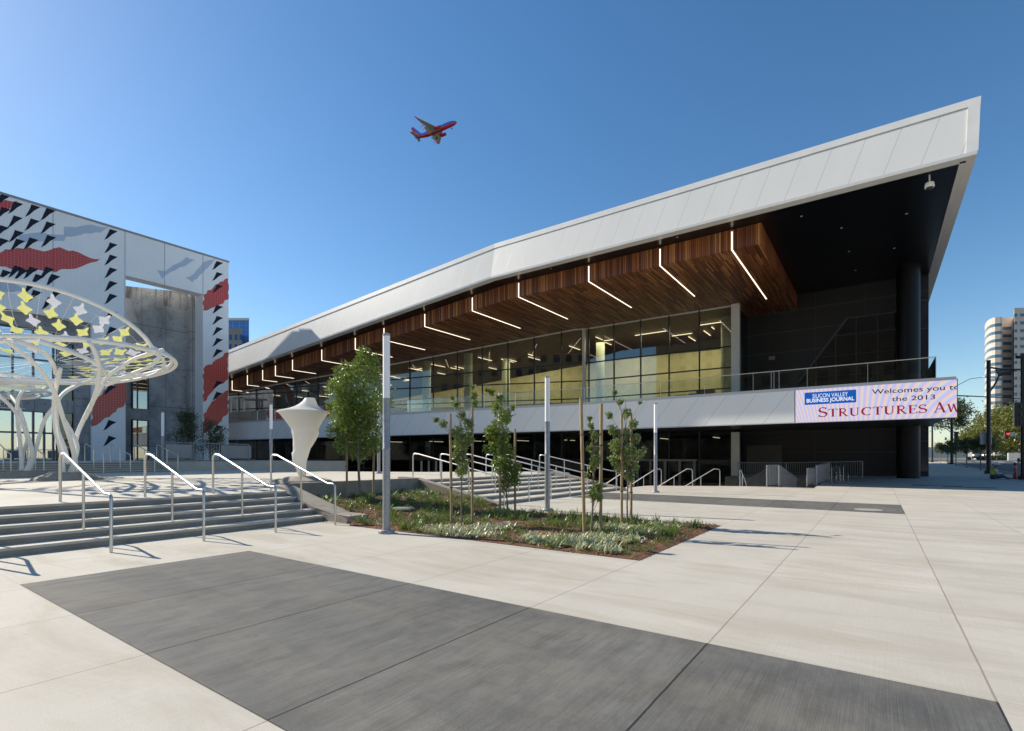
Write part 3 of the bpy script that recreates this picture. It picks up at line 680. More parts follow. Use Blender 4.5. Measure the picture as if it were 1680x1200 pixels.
# dome camera
dc = atY(1525, 22.6)
th = thing('dome_camera', 'small white dome camera hanging from the black soffit near the roof corner', 'camera', (dc[0],dc[1],13.3))
part('stem', MB().tube([(dc[0],dc[1],ZB+.1),(dc[0],dc[1],13.6)], .03, 8), m_white, th)
part('housing', MB().lathe([(.05,.36),(.16,.30),(.18,.14),(.17,.10)], (dc[0],dc[1],13.3), 20), m_white, th, smooth=True); part('lens_dome', MB().lathe([(.13,.10),(.10,.02),(.03,-.02)], (dc[0],dc[1],13.3), 20), m_black, th, smooth=True)

# ---------------------------------------------------------------- LED screen with its writing
LA = 30.57
def lp(px, py): p = ona(px, LA); return (p, zat(py, LA, p))
led = thing('led_screen', 'long lit display on the band reading Welcomes you to the 2013 Structures', 'screen', (LA+.1, -2.9, 3.34))
def ledmat():
    m = bpy.data.materials.new('lit screen pixels'); m.use_nodes = True; ns, ls = nodes(m); ns.remove(ns['Principled BSDF'])
    t = ns.new('ShaderNodeTexCoord'); sp = ns.new('ShaderNodeSeparateXYZ'); ls.new(t.outputs['Object'], sp.inputs[0])
    y, z = sp.outputs[1], sp.outputs[2]
    ph = M(ns, ls, 'ADD', M(ns, ls, 'MULTIPLY', y, M(ns, ls, 'MULTIPLY_ADD', y, 2.2, 17.)), M(ns, ls, 'MULTIPLY', z, M(ns, ls, 'SUBTRACT', 17., M(ns, ls, 'MULTIPLY', y, 4.5))))
    def ch(off, lo_, hi_):
        s = M(ns, ls, 'SINE', M(ns, ls, 'ADD', ph, off)); return M(ns, ls, 'MULTIPLY_ADD', s, (hi_-lo_)/2, (hi_+lo_)/2)
    cb = ns.new('ShaderNodeCombineColor'); ls.new(ch(0,.50,.80), cb.inputs[0]); ls.new(ch(1.1,.50,.66), cb.inputs[1]); ls.new(ch(3.4,.52,.92), cb.inputs[2])
    e = ns.new('ShaderNodeEmission'); ls.new(cb.outputs[0], e.inputs[0]); e.inputs[1].default_value = .74
    ls.new(e.outputs[0], ns['Material Output'].inputs[0]); return m
pl_, pr_ = ona(1305, LA), ona(1570, LA)
ZL0, ZL1 = 3.36, 5.06
part('display_panel', MB().box(LA, LA+.1, pr_, pl_, ZL0, ZL1), ledmat(), led)
part('screen_frame', MB().box(LA+.02,LA+.12,pl_,pl_+.03,ZL0-.03,ZL1+.03).box(LA+.02,LA+.12,pr_-.03,pr_,ZL0-.03,ZL1+.03).box(LA+.02,LA+.12,pr_-.03,pl_+.03,ZL1+.0,ZL1+.04), m_mull, led)
def clip(me, pmin):
    import bmesh
    bm = bmesh.new(); bm.from_mesh(me); bmesh.ops.bisect_plane(bm, geom=bm.verts[:]+bm.edges[:]+bm.faces[:], plane_co=(0,pmin,0), plane_no=(0,-1,0), clear_outer=True); bm.to_mesh(me); bm.free()
def text_flat(txt, bold=0.0, spacing=1.0):
    cu = bpy.data.curves.new('t', 'FONT'); cu.body = txt; cu.size = 1; cu.offset = bold; cu.space_character = spacing
    ob = bpy.data.objects.new('t', cu); C.objects.link(ob); bpy.context.view_layer.update()
    me = bpy.data.meshes.new_from_object(ob.evaluated_get(bpy.context.evaluated_depsgraph_get()))
    v = [(q.co.x, q.co.y) for q in me.vertices]; f = [tuple(q.vertices) for q in me.polygons]
    bpy.data.objects.remove(ob); bpy.data.curves.remove(cu); bpy.data.meshes.remove(me)
    x0 = min(q[0] for q in v); x1 = max(q[0] for q in v); return [((x-x0)/(x1-x0), y) for x, y in v], f
def write_led(txt, px0, px1, pyt, pyb, m, cap=.72, bold=0, sp=1, off=.004):
    v, f = text_flat(txt, bold, sp); p0, p1 = ona(px0, LA), ona(px1, LA); z1 = zat(pyt, LA, p0); z0 = zat(pyb, LA, p0)
    mb = MB().add([(LA-off, p0+(p1-p0)*x, z0+(z1-z0)*y/cap) for x, y in v], f)
    o = part('lettering', mb, m, led)
    for q in range(1): clip(o.data, pr_ - ORG[led.name][1])
    return o
m_lblk = emit('black screen pixels', (.012,.012,.015), 1); m_lblu = emit('blue screen pixels', (.008,.075,.33), 1); m_lred = emit('dark red screen pixels', (.21,.012,.03), 1); m_lwht = emit('white screen pixels', (.62,.68,.78), 1)
p0, z1 = lp(1320, 644.8); _, z0 = lp(1320, 664.8); p1 = ona(1404.8, LA)
part('blue_caption_box', MB().box(LA-.003, LA-.0005, p1, p0, z0, z1), m_lblu, led)
write_led('SILICON VALLEY', 1333, 1391, 646.7, 653.3, m_lwht, off=.008)
write_led('BUSINESS JOURNAL', 1323.4, 1401.5, 654.9, 661, m_lwht, bold=.02, off=.008)
write_led('Welcomes you to', 1430.5, 1575.5, 639.2, 647.2, m_lblk, bold=.006)
write_led('the 2013', 1462.9, 1534.3, 651.2, 658.8, m_lblk, bold=.006)
# serif capitals drawn from strokes in a unit-high box: (polyline, width)
def arcp(cx, cy, rx, ry, a0, a1, n=12): return [(cx+rx*math.cos(R(a0+(a1-a0)*i/n)), cy+ry*math.sin(R(a0+(a1-a0)*i/n))) for i in range(n+1)]
TK, TN = .15, .065
GL = {
 'S': (.55, [(arcp(.27,.75,.20,.22,35,180),TN*1.3),(arcp(.27,.75,.20,.24,180,270,6)+arcp(.27,.26,.22,.24,90,0,6),TK),(arcp(.27,.26,.22,.23,0,-150),TN*1.3),([(.44,.98),(.44,.78)],TN),([(.05,.24),(.05,.02)],TN)]),
 'T': (.66, [([(.33,0),(.33,1)],TK),([(.03,.97),(.63,.97)],TN),([(.03,.97),(.03,.80)],TN),([(.63,.97),(.63,.80)],TN),([(.2,.025),(.46,.025)],TN*.8)]),
 'R': (.70, [([(.14,0),(.14,1)],TK),([(.03,.97),(.3,.97)]+arcp(.3,.74,.2,.23,90,-90)+[(.14,.51)],TN*1.5),([(.28,.51),(.58,.03),(.68,.03)],TK*.85),([(.02,.025),(.28,.025)],TN*.8)]),
 'U': (.76, [([(.16,1),(.16,.35)]+arcp(.38,.32,.22,.29,180,270,6),TK),(arcp(.38,.32,.22,.29,270,360,6)+[(.60,1)],TN),([(.02,.975),(.30,.975)],TN*.8),([(.48,.975),(.72,.975)],TN*.8)]),
 'C': (.74, [(arcp(.42,.5,.34,.47,50,120,6),TN*1.3),(arcp(.42,.5,.33,.46,120,240),TK),(arcp(.42,.5,.34,.47,240,312,6),TN*1.3),([(.66,.98),(.66,.74)],TN)]),
 'E': (.58, [([(.14,0),(.14,1)],TK),([(.03,.97),(.52,.97)],TN),([(.14,.53),(.42,.53)],TN),([(.03,.03),(.55,.03)],TN),([(.52,.97),(.52,.80)],TN),([(.55,.03),(.55,.22)],TN),([(.42,.62),(.42,.44)],TN*.8)]),
 'A': (.80, [([(.38,1.02),(.08,0)],TN),([(.36,1.02),(.68,0)],TK),([(.2,.36),(.56,.36)],TN),([(.0,.025),(.2,.025)],TN*.8),([(.54,.025),(.80,.025)],TN*.8)]),
 'W': (1.1, [([(.10,1),(.34,0)],TK),([(.34,0),(.54,1)],TN),([(.50,1),(.76,0)],TK),([(.76,0),(.98,1)],TN),([(.0,.975),(.24,.975)],TN*.8)])}
def ribbon(mb, pts, w_, fn):
    n_ = len(pts); L = []; Rr = []
    for i in range(n_):
        x0, y0 = pts[max(0,i-1)]; x1, y1 = pts[min(n_-1,i+1)]; dx, dy = x1-x0, y1-y0; l = math.hypot(dx,dy) or 1; nx, ny = -dy/l*w_/2, dx/l*w_/2
        L.append((pts[i][0]+nx, pts[i][1]+ny)); Rr.append((pts[i][0]-nx, pts[i][1]-ny))
    vs = [fn(*q) for q in L] + [fn(*q) for q in Rr]; mb.add(vs, [(i,i+1,n_+i+1,n_+i) for i in range(n_-1)])
def serif(txt, px0, px1, pyt, pyb):
    p0, p1 = ona(px0, LA), ona(px1, LA); z1 = zat(pyt, LA, p0); z0 = zat(pyb, LA, p0); H = z1-z0
    tot = 0
    for c in txt: tot += (GL[c.upper()][0]*(1 if c.isupper() else .8) + .05)
    sx = (p1-p0)/tot; x = 0; mb = MB(); k = 0
    for c in txt:
        wd_, st = GL[c.upper()]; sc = 1 if c.isupper() else .8
        for pts, w_ in st:
            k += 1; e = LA-.004-.0003*k
            ribbon(mb, [(a_*sc, b_*sc) for a_, b_ in pts], w_*sc, lambda u_, v_: (e, p0+(x+u_)*sx, z0+v_*H))
        x += wd_*sc+.05
    o = part('lettering', mb, m_lred, led); clip(o.data, pr_ - ORG[led.name][1])
serif('Structures', 1342.5, 1523, 669, 684.8); serif('Aw', 1532, 1578, 661, 677.5)

# ---------------------------------------------------------------- mural building
MP = 51.0
def mur(px, py): a_ = onp(px, MP); return (a_, zat(py, a_, MP))
mb_ = thing('mural_building', 'white tiled building with red, navy and pale blue jagged mural and raw concrete infill walls', 'building', (14, MP, 1.3))
aL, aR = -3.0, onp(375, MP); a1, a2, a3 = onp(150, MP), onp(206, MP), onp(333, MP); ZM = 20.35
tl = MB().box(aL, a1, MP, MP+1.2, 12.25, ZM).box(a1, a2, MP, MP+1.2, 1.3, ZM).box(a2, a3, MP, MP+1.2, 16.72, ZM).box(a3, aR, MP, MP+2.2, 1.3, ZM)
part('tiled_wall', tl, m_tile, mb_)
part('parapet_coping', MB().box(aL, aR+.05, MP-.06, MP+1.3, ZM, ZM+.16), base('grey coping', (.28,.28,.28), .6), mb_)
part('wall_joints', MB().box(onp(87,MP)-.015,onp(87,MP)+.015,MP-.012,MP,12.3,ZM).box(onp(205,MP)-.015,onp(205,MP)+.015,MP-.012,MP,12.3,ZM).box(onp(270,MP)-.015,onp(270,MP)+.015,MP-.012,MP,16.7,ZM).box(a3-.015,a3+.015,MP-.012,MP,16.7,ZM), base('dark joint', (.2,.21,.23), .8), mb_)
def jag(pts, amp, seed, n=5):
    random.seed(seed); out = []
    for (x0,y0),(x1,y1) in zip(pts, pts[1:]+pts[:1]):
        L = math.hypot(x1-x0,y1-y0); m_ = max(1, int(L/.30)); nx, ny = -(y1-y0)/(L or 1), (x1-x0)/(L or 1)
        for k in range(m_):
            t_ = k/m_; j = 0 if k == 0 else random.uniform(-amp, amp); out.append((x0+(x1-x0)*t_+nx*j, y0+(y1-y0)*t_+ny*j))
    return out
def shape(mb, pxs, amp, seed, th_=.012): mb.az(jag([mur(*q) for q in pxs], amp, seed), MP-th_, MP-.0005)
red = MB()
shape(red, [(-10,414),(20,410),(48,406),(52,408),(72,413),(98,406),(112,412),(128,414),(140,420),(164,425),(150,431),(133,438),(112,442),(92,447),(64,443),(30,441),(-10,440)], .12, 1)
shape(red, [(-10,330),(30,330),(10,346),(-10,360)], .06, 2); shape(red, [(-10,400),(8,396),(0,402),(-10,408)], .04, 22)
for ya in ((457,492,510,478), (578,622,660,600)): shape(red, [(374.5,ya[0]),(374.5,ya[1]),(352,ya[1]+12 if ya[0]<500 else ya[1]+16),(333.5,ya[2]+ (0 if ya[0]<500 else 0)),(333.5,ya[3]+6),(350,ya[3]-6)], .11, 3+ya[0])
shape(red, [(374.5,640),(374.5,676),(360,694),(342,708),(333.5,712),(333.5,680),(345,664),(360,650)], .11, 9)
shape(red, [(205.5,624),(205.5,662),(190,676),(172,686),(158,698),(150.5,700),(150.5,664),(170,640),(190,630)], .12, 5)
part('red_pattern', red, m_red, mb_)
nv = MB()
def tri(x, y, s=1.0, v=0, sd=0):
    shape(nv, [(x,y+9*s),(x+3*s,y+4*s),(x+9*s,y-9*s),(x+22*s,y-5*s),(x+13*s,y),(x+6*s,y+6*s)], .03, int(x*7+y), .016)
for k, y in enumerate((385,407,427,448,470,491,518,545,640,698,724)): tri(171 if y < 640 else 169, y)
for k, y in enumerate((436,454,474,508,526,544,562,580,632,650,705,722)): tri(348, y, .82)
for x, y in ((15,343),(43,348),(68,354),(-6,352),(14,366),(42,371),(68,376),(-8,382),(16,390),(40,402),(18,404),(69,398),(-8,403),(15,448),(40,450),(66,450),(24,452),(-4,455),(50,462),(40,474),(76,462),(82,486),(46,488),(70,500),(-6,330)): tri(x-2, y-2, 1.15)
part('navy_pattern', nv, m_navy, mb_)
pb = MB()
shape(pb, [(29,386),(36,385),(60,382),(88,385),(112,386),(105,396),(80,394),(60,397),(32,399)], .08, 11)
shape(pb, [(105,372),(125,373),(150,369),(178,373),(165,382),(140,383),(115,389),(105,386)], .08, 12)
shape(pb, [(258,443),(272,445),(290,433),(306,422),(320,427),(308,434),(290,442),(275,450),(266,458)], .08, 13)
shape(pb, [(304,456),(318,450),(330,436),(340,428),(354,425),(344,436),(330,450),(316,464)], .08, 14)
shape(pb, [(-8,463),(8,463),(24,466),(40,478),(20,480),(-8,482)], .08, 15)
part('pale_blue_pattern', pb, m_pale, mb_)
# concrete infill
cw = MB()
aa, ab = a2-.5, onp(305, 53.5)
cw.az([(a2-.01,1.3),(ab,1.3),(ab,17.25),(a2-.01,16.42)], 53.5, 54.1)
cw.box(ab, a3+.05, 52.6, 54.1, 1.3, 17.6)
cw.box(onp(242,52), ab, 52.2, 53.5, 1.3, 12.8) if 0 else None
cw.box(onp(122,MP+.3), a1-.01, MP+.3, MP+1, 1.3, 12.24)
cw.box(onp(97,MP+.3), onp(122,MP+.3)-.01, MP+.35, MP+1, 5.0, 6.0); cw.box(onp(97,MP+.3), onp(122,MP+.3)-.01, MP+.35, MP+1, 10.4, 12.24)
cw.box(aL, onp(97,MP+.3)-.01, MP+.4, MP+1, 5.0, 6.0); cw.box(aL, onp(97,MP+.3)-.01, MP+.4, MP+1, 11.2, 12.24)
cw.box(aL, aR-.5, 60, 60.4, 1.3, 15.5)
part('concrete_wall', cw, m_cwall, mb_)
wi = MB()
for (x0,y0,x1,y1) in ((218,605,242,670),(218,690,242,757)):
    A0, A1 = onp(x0,53.3), onp(x1,53.3); wi.box(A0, A1, 53.3, 53.42, max(1.35, zat(y1,A0,53.3)), zat(y0,A0,53.3))
part('slot_window', wi, glass('green slot glass', (.15,.2,.18), .3), mb_)
wf = MB()
for (x0,y0,x1,y1) in ((218,605,242,670),(218,690,242,757)):
    A0, A1 = onp(x0,53.3), onp(x1,53.3); z0, z1 = max(1.35, zat(y1,A0,53.3)), zat(y0,A0,53.3); am = A0+(A1-A0)*.28
    wf.box(A0-.08,A0,53.2,53.49,z0,z1).box(A1,A1+.08,53.2,53.49,z0,z1).box(am,am+.06,53.2,53.49,z0,z1).box(A0-.08,A1+.08,53.2,53.49,z1,z1+.08)
part('window_frame', wf, m_mull, mb_)
part('dark_window', MB().box(onp(97,MP+.3), onp(122,MP+.3)-.02, MP+.6, MP+.7, 1.3, 5.0).box(onp(97,MP+.3), onp(122,MP+.3)-.02, MP+.6, MP+.7, 6.0, 10.4), m_gdark, mb_)
part('mirror_glazing', MB().add([(aL,MP+.9,1.3),(onp(97,MP+.3),MP+.9,1.3),(onp(97,MP+.3),MP+.9,5.0),(aL,MP+.9,5.0),(aL,MP+.9,6.0),(onp(97,MP+.3),MP+.9,6.0),(onp(97,MP+.3),MP+.9,11.2),(aL,MP+.9,11.2)], [(0,1,2,3),(4,5,6,7)]), m_gmir, mb_)
mm = MB()
for px in (21, 55, 73, 88): a_ = onp(px, MP+.8); mm.box(a_-.05, a_+.05, MP+.75, MP+.92, 1.3, 5.0); 
for px in (21, 55, 88): a_ = onp(px, MP+.8); mm.box(a_-.05, a_+.05, MP+.75, MP+.92, 6.0, 11.2)
mm.box(aL, onp(97,MP+.3)-.02, MP+.75, MP+.92, 3.35, 3.47).box(aL, onp(97,MP+.3)-.02, MP+.75, MP+.92, 8.9, 9.0)
part('mullions', mm, base('blue grey mullion', (.06,.09,.15), .4), mb_)
part('inner_wall', MB().box(aL, onp(97,MP+.3), 56, 56.2, 1.3, 12), m_inter, mb_)
v, f = text_flat('CENTER', 0, 1.1); A0, A1 = onp(-10, MP+.3), onp(38, MP+.3)
zb0, zb1 = 5.25, 5.83
cs = thing('building_sign', 'white metal capital letters on the concrete strip at the left edge', 'sign', (A0, MP+.35, 5.2))
part('lettering', MB().add([(A0+(A1-A0)*x, MP+.33, zb0+(zb1-zb0)*y/.72) for x, y in v], f), m_trim, cs)
part('sign_rail', MB().box(A0, A1+.1, MP+.2, MP+.39, 5.08, 5.18), m_alu, cs)
# planter box with fence, in front of the mural
pA0, pA1 = onp(266, 33.0), onp(420, 33.0)
solo('planter_wall', MB().box(pA0, pA1, 33.0, 33.3, -1.1, 1.40).box(pA0, pA0+.3, 33.3, 36, .78, 1.40), m_conc, 'concrete planter wall under the barred fence by the mural', 'wall', (pA0, 33, .78), bevel=.01)
solo('electrical_cabinet', MB().box(onp(335,32.9), onp(344,32.9), 32.9, 32.99, .82, 1.32), base('white cabinet', (.7,.7,.68), .5), 'small white cabinet door on the planter wall', 'cabinet', (onp(340,32.9),32.95,.82))
balustrade('grey barred fence standing on the planter wall in front of the mural', [(pA0+.1,33.15,1.40),(onp(318,33.15),33.15,1.40),(onp(360,33.15),33.15,1.40),(pA1-.4,33.15,1.38)], 1.0, .16)
part_ = thing('metal_panel_screen', 'row of pale metal sheets fixed behind the barred fence', 'screen', (pA0, 33.25, 1.5))
for x0, x1 in ((272,316),(363,412)): part('sheet', MB().box(onp(x0,33.3), onp(x1,33.3), 33.31, 33.33, 1.5, 2.3), base('pale grey sheet', (.40,.40,.38), .5), part_)

# ---------------------------------------------------------------- lamp posts
def lamp(label, px, Y, z0, H, r=.075, dl_=1.28):
    a_, p_ = atY(px, Y); th = thing('lamp_post', label, 'lamp post', (a_,p_,z0), 'round lamp posts with frosted tube heads')
    part('base_plate', MB().lathe([(r*2.2,0),(r*2.2,.05),(r*2.0,.07),(r*1.1,.075)], (a_,p_,z0), 24), m_galv, th, smooth=True)
    part('pole', MB().lathe([(r,.07),(r,H*.42),(r*1.06,H*.42+.005),(r*1.06,H*.42+.02),(r*.96,H*.42+.03),(r*.96,H-dl_)], (a_,p_,z0), 24), m_galv, th, smooth=True)
    part('diffuser', MB().lathe([(r*.93,H-dl_),(r*.93,H-.04)], (a_,p_,z0), 24), m_diff, th, smooth=True)
    part('cap', MB().lathe([(r,H-.04),(r,H),(r*.7,H+.015)], (a_,p_,z0), 24), m_galv, th, smooth=True)
lamp('large lamp post nearest the camera, at the edge of the planting bed', 634, 10.28, 0, 3.98)
lamp('lamp post on the far side of the planting bed, between the staked trees', 898, 14.6, 0, 3.82)
lamp('lamp post standing alone beyond the far strip of dark paving', 1075.5, 22.5, 0, 3.9)
lamp('lamp post on the terrace between the mural column and the white sculpture', 445, 26.4, .78, 3.5)
lamp('lamp post on the terrace in front of the concrete wall', 267, 27.6, .78, 3.2)
lamp('lamp post half hidden behind the bushy tree and the large post', 621.5, 24, .78, 3.4)
lamp('lamp post at the top of the plaza steps, its tip showing above a young tree', 820, 21.5, .74, 3.5)

# ---------------------------------------------------------------- white canopy structures
def Wap(X, Y): return ap(X, Y)
def canopy(label, X, Y, z0, Rr, zr, hoopfn, seed, paths, rb=.062, offs=(0,0)):
    bx, by = ap(X, Y); hx, hy = ap(X+offs[0], Y+offs[1]); th = thing('tree_canopy', label, 'canopy', (bx,by,z0))
    mound = MB().lathe([(1.0,-.02),(.95,.05),(.55,.22),(.40,.25),(.01,.26)], (bx,by,z0), 12)
    part('concrete_base', mound, m_conc, th)
    def ring(rr, zf, n_=72): return [(hx+rr*math.cos(2*math.pi*k/n_), hy+rr*math.sin(2*math.pi*k/n_), zf(2*math.pi*k/n_)) for k in range(n_+1)]
    tilt = .42 if Rr > 3 else .0
    wr_ = lambda f: zr+.02+tilt*math.cos(f+TH)
    part('lower_hoop', MB().tube(ring(Rr, wr_), .062, 10, False), m_white, th, smooth=True)
    part('inner_hoop', MB().tube(ring(Rr*.90, lambda f: wr_(f)-.04-.09*math.sin(2*f+.6)), .055, 10, False), m_white, th, smooth=True)
    up = ring(Rr*.97, lambda f: wr_(f)+.09+hoopfn(f)); part('upper_hoop', MB().tube(up, .068, 10, False), m_white, th, smooth=True)
    for path in paths:
        pts = [Vector((*atY(x, y_), EYE+(HOR-py)/FPX*y_)) for x, py, y_ in path]; sm = []
        for i in range(len(pts)-1):     # Catmull-Rom smoothing
            q0, q1, q2, q3 = pts[max(0,i-1)], pts[i], pts[i+1], pts[min(len(pts)-1,i+2)]
            for j in range(5):
                t_ = j/5; sm.append(.5*((2*q1)+(q2-q0)*t_+(2*q0-5*q1+4*q2-q3)*t_*t_+(3*q1-q0-3*q2+q3)*t_**3))
        sm.append(pts[-1]); part('branch', MB().tube(sm, [rb*(1.08-.22*i/len(sm)) for i in range(len(sm))], 10), m_white, th, smooth=True)
    def surf(rf, f):
        rr = Rr*.97*rf; return Vector((hx+rr*math.cos(f), hy+rr*math.sin(f), zr+(wr_(f)-zr+hoopfn(f))*rf**2.0+.08))
    cb = MB()
    for k in range(30):
        f = 2*math.pi*k/30; cb.tube([surf(r_, f+r_*.25) for r_ in (.12,.35,.55,.75,.9,1)], .004, 4)
    for r_ in (.28,.45,.62,.78,.92): cb.tube([surf(r_, 2*math.pi*k/40) for k in range(41)], .004, 4)
    part('cable_net', cb, m_white, th)
    random.seed(seed)
    cnt = 0
    for ri, (r_, nn, nb_) in enumerate(((.91,17,6),(.81,16,5),(.71,14,4),(.60,12,4),(.48,9,3),(.35,5,2))):
        for k in range(nn+nb_):
            g_ = (-125+190*(k+.5*(ri % 2))/nn) if k < nn else (70+160*(k-nn+.5)/nb_)
            f = R(g_)-TH; c_ = surf(r_, f)
            er = (surf(r_+.02, f)-surf(r_-.02, f)).normalized(); et = (surf(r_, f+.02)-surf(r_, f-.02)).normalized(); nn_ = er.cross(et)
            w0 = random.uniform(-.25,.25); sz_ = .52*Rr/3.6+.62; x_, y_ = et*math.cos(w0)+er*math.sin(w0), er*math.cos(w0)-et*math.sin(w0)
            sh = [(u_*.72*sz_, v_*.74*sz_) for u_, v_ in [(0,.31),(.04,.27),(.055,.14),(.20,.0),(.21,-.04),(.09,-.13),(.045,-.22),(0,-.25),(-.045,-.22),(-.09,-.13),(-.21,-.04),(-.20,.0),(-.055,.14),(-.04,.27)]]
            vs = [c_+x_*u_+y_*v_+nn_*(-.03+.45*abs(u_)**1.5+.25*max(0,v_)**1.5) for u_, v_ in sh]; vs.append(c_-nn_*.03)
            mb = MB().add(vs, [(i,(i+1)%14,14) for i in range(14)]); nb_ = len(mb.v)
            mb.add([Vector(v)+nn_*.006 for v in vs], [((i+1)%14,i,14) for i in range(14)])
            part('sail', mb, m_sy if random.random() < .70 else m_sw, th, smooth=True); cnt += 1
    return th
def sailm(name, c):
    m = base(name, c, .45); ns, ls = nodes(m); b = ns['Principled BSDF']; t_ = ns.new('ShaderNodeBsdfTranslucent'); t_.inputs[0].default_value = (*c,1)
    mx = ns.new('ShaderNodeMixShader'); mx.inputs[0].default_value = .5; ls.new(b.outputs[0], mx.inputs[1]); ls.new(t_.outputs[0], mx.inputs[2]); ls.new(mx.outputs[0], ns['Material Output'].inputs[0]); return m
m_fab = sailm('white stretched fabric', (.93,.91,.87)); m_fab.node_tree.nodes['Mix Shader'].inputs[0].default_value = .42
m_sy = sailm('yellow translucent sail', (.84,.84,.46)); m_sw = sailm('white translucent sail', (.76,.77,.82))
def hf(f):
    g_ = (math.degrees(f)+math.degrees(TH)+75+180) % 360 - 180     # world angle measured from the near-left
    c_ = math.cos(R(max(-90, min(90, g_*1.2)))); return 1.5*max(0,c_)**.75

canopy('large white steel tree canopy with tilted hoop, nearer the front steps', -14.85, 17.2, .78, 3.52, 4.64, hf, 17, [
 [(104,786,17.0),(101,744,16.9),(92,709,16.8),(89,657,16.5),(96,620,15.6),(99,606,15.0)],
 [(116,787,17.1),(122,748,17.0),(104,688,16.6),(87,639,15.8),(56,597,14.8),(5,556,13.9)],
 [(125,785,17.3),(124,726,17.3),(139,685,17.3),(160,646,17.4),(181,615,17.5),(223,588,17.4),(268,574,17.2)],
 [(139,687,17.2),(152,660,16.6),(160,634,15.9),(163,603,15.1),(157,580,14.5),(146,561,14.0)],
 [(112,760,17.6),(106,735,17.8),(94,700,18.0),(97,655,18.4),(125,634,19.4),(152,624,20.2)],
 [(174,632,17.5),(205,618,17.3),(240,604,17.0),(259,590,16.9),(262,574,16.9)],
 [(63,559,13.9),(115,577,14.6),(153,594,15.6),(172,611,17.2),(176,620,18.6)],
 [(25,559,13.9),(70,577,14.8),(88,600,16.2),(91,614,17.6)],
 [(108,786,17.2),(119,765,17.2),(127,735,17.1),(118,710,16.9),(106,690,16.6)]], offs=(-.6,0))
canopy('second white steel tree canopy further back, its hoop mostly out of frame', -18.5, 19.6, .78, 2.6, 4.15, lambda f: .35*max(0,math.cos(f+1)), 9, [
 [(37,779,19.5),(33,726,19.4),(28,681,19.3),(31,653,19.4),(44,636,19.8),(62,626,20.3)],
 [(47,779,19.8),(60,733,19.8),(72,692,19.7),(88,668,19.8),(110,640,20.2),(150,624,20.6)],
 [(46,779,19.5),(52,737,19.4),(31,685,19.0),(0,650,18.4),(-25,636,18.0)],
 [(34,779,19.7),(38,744,19.7),(45,716,19.6),(31,670,19.8),(14,646,20.4)],
 [(40,779,19.4),(50,755,19.5),(52,737,19.6),(44,716,19.7),(36,690,19.8),(10,660,20.0),(-20,640,20.5)]], .062, offs=(-2.6,0))
# white fabric sculpture
sx, sy = atY(494, 15.8); PXM = 15.8/FPX
scu = thing('fabric_sculpture', 'white stretched fabric vase with flared rim and pointed cap on the terrace edge', 'sculpture', (sx,sy,.78))
part('concrete_base', MB().lathe([(.95,-.02),(.85,.05),(.35,.16),(.01,.17)], (sx,sy,.78), 10), m_conc, scu)
def loft(prof, n_=36):
    rs = []
    dirx = Vector((CA, -SA))    # image-right in the site frame
    for (x, y, hw) in prof:
        cz = EYE + (HOR-y)*PXM; rz0 = EYE+(HOR-zy(412))*PXM; cz = cz if cz <= rz0+.001 else rz0+.03+(cz-rz0)*1.22; off = (x-494)*PXM; r_ = hw*PXM*.95
        rs.append([(sx+dirx.x*off+r_*math.cos(2*math.pi*k/n_)*(1+.0*k), sy+dirx.y*off+r_*math.sin(2*math.pi*k/n_), cz) for k in range(n_)])
    return MB().rings(rs)
zy = lambda y: 560+y/3.53; zx = lambda x: 280+x/3.53
body = [(zx(x), zy(y), h/3.53) for x, y, h in ((763,800,20),(762,780,22),(757,745,28),(750,715,34),(747,690,41),(750,665,46),(751,648,49.5),(757,638,47),(760,620,50),(768,595,59),(776,570,66),(780,550,72),(781,530,79),(779,520,76),(777,500,83),(773,470,101),(771,440,122),(770,420,138),(770,415,142),(770,412,143))]
part('fabric_body', loft(body), m_fab, scu, smooth=True)
cap = [(zx(x), zy(y), h/3.53) for x, y, h in ((770,411.5,143),(773,406,118),(780,399,92),(789,390,70),(797,378,52),(803,366,40),(806,356,33),(806,350,30),(806,349,27))]
part('fabric_cap', loft(cap), m_fab, scu, smooth=True)
part('rim_ring', MB().tube([(sx+(zx(770)-494)*PXM*CA+143/3.53*PXM*math.cos(2*math.pi*k/40), sy-(zx(770)-494)*PXM*SA+143/3.53*PXM*math.sin(2*math.pi*k/40), EYE+(HOR-zy(412))*PXM) for k in range(41)], .014, 8, False), m_white, scu, smooth=True)

# ---------------------------------------------------------------- planting bed
def soil(a, p):
    t_ = max(0, min(1, (p-8.2)/4.6)); return .02 + .30*t_*t_*(3-2*t_) + .02*noise.noise(Vector((a*1.3, p*1.3, 0)))
bd = MB(); NA, NP = 40, 80; A0, A1_, P0, P1_ = 7.2, 12.0, 2.84, 13.2
for i in range(NA+1):
    for j in range(NP+1):
        a_ = A0+(A1_-A0)*i/NA; p_ = P0+(P1_-P0)*j/NP
        if p_ > 9.7: a_ = 8.03+(12.87-8.03)*i/NA
        e = .0 if (i in (0,NA) or j == 0) else 1
        bd.v.append((a_, p_, .006 if not e else soil(a_, p_) + .012*noise.noise(Vector((a_*9, p_*9, 3)))))
for i in range(NA):
    for j in range(NP):
        q_ = i*(NP+1)+j; bd.f.append((q_, q_+NP+1, q_+NP+2, q_+1))
tag(struct('planting_bed', bd, m_mulch), kind='structure')
ch = MB(); random.seed(21)
def quadat(mb, c, L, Wd, rx, rz_, up=0):
    m_ = Matrix.Translation(c) @ Euler((rx, up, rz_)).to_matrix().to_4x4()
    mb.add([m_ @ Vector(v) for v in ((-L,-Wd,0),(L,-Wd,0),(L,Wd,0),(-L,Wd,0))], [(0,1,2,3)])
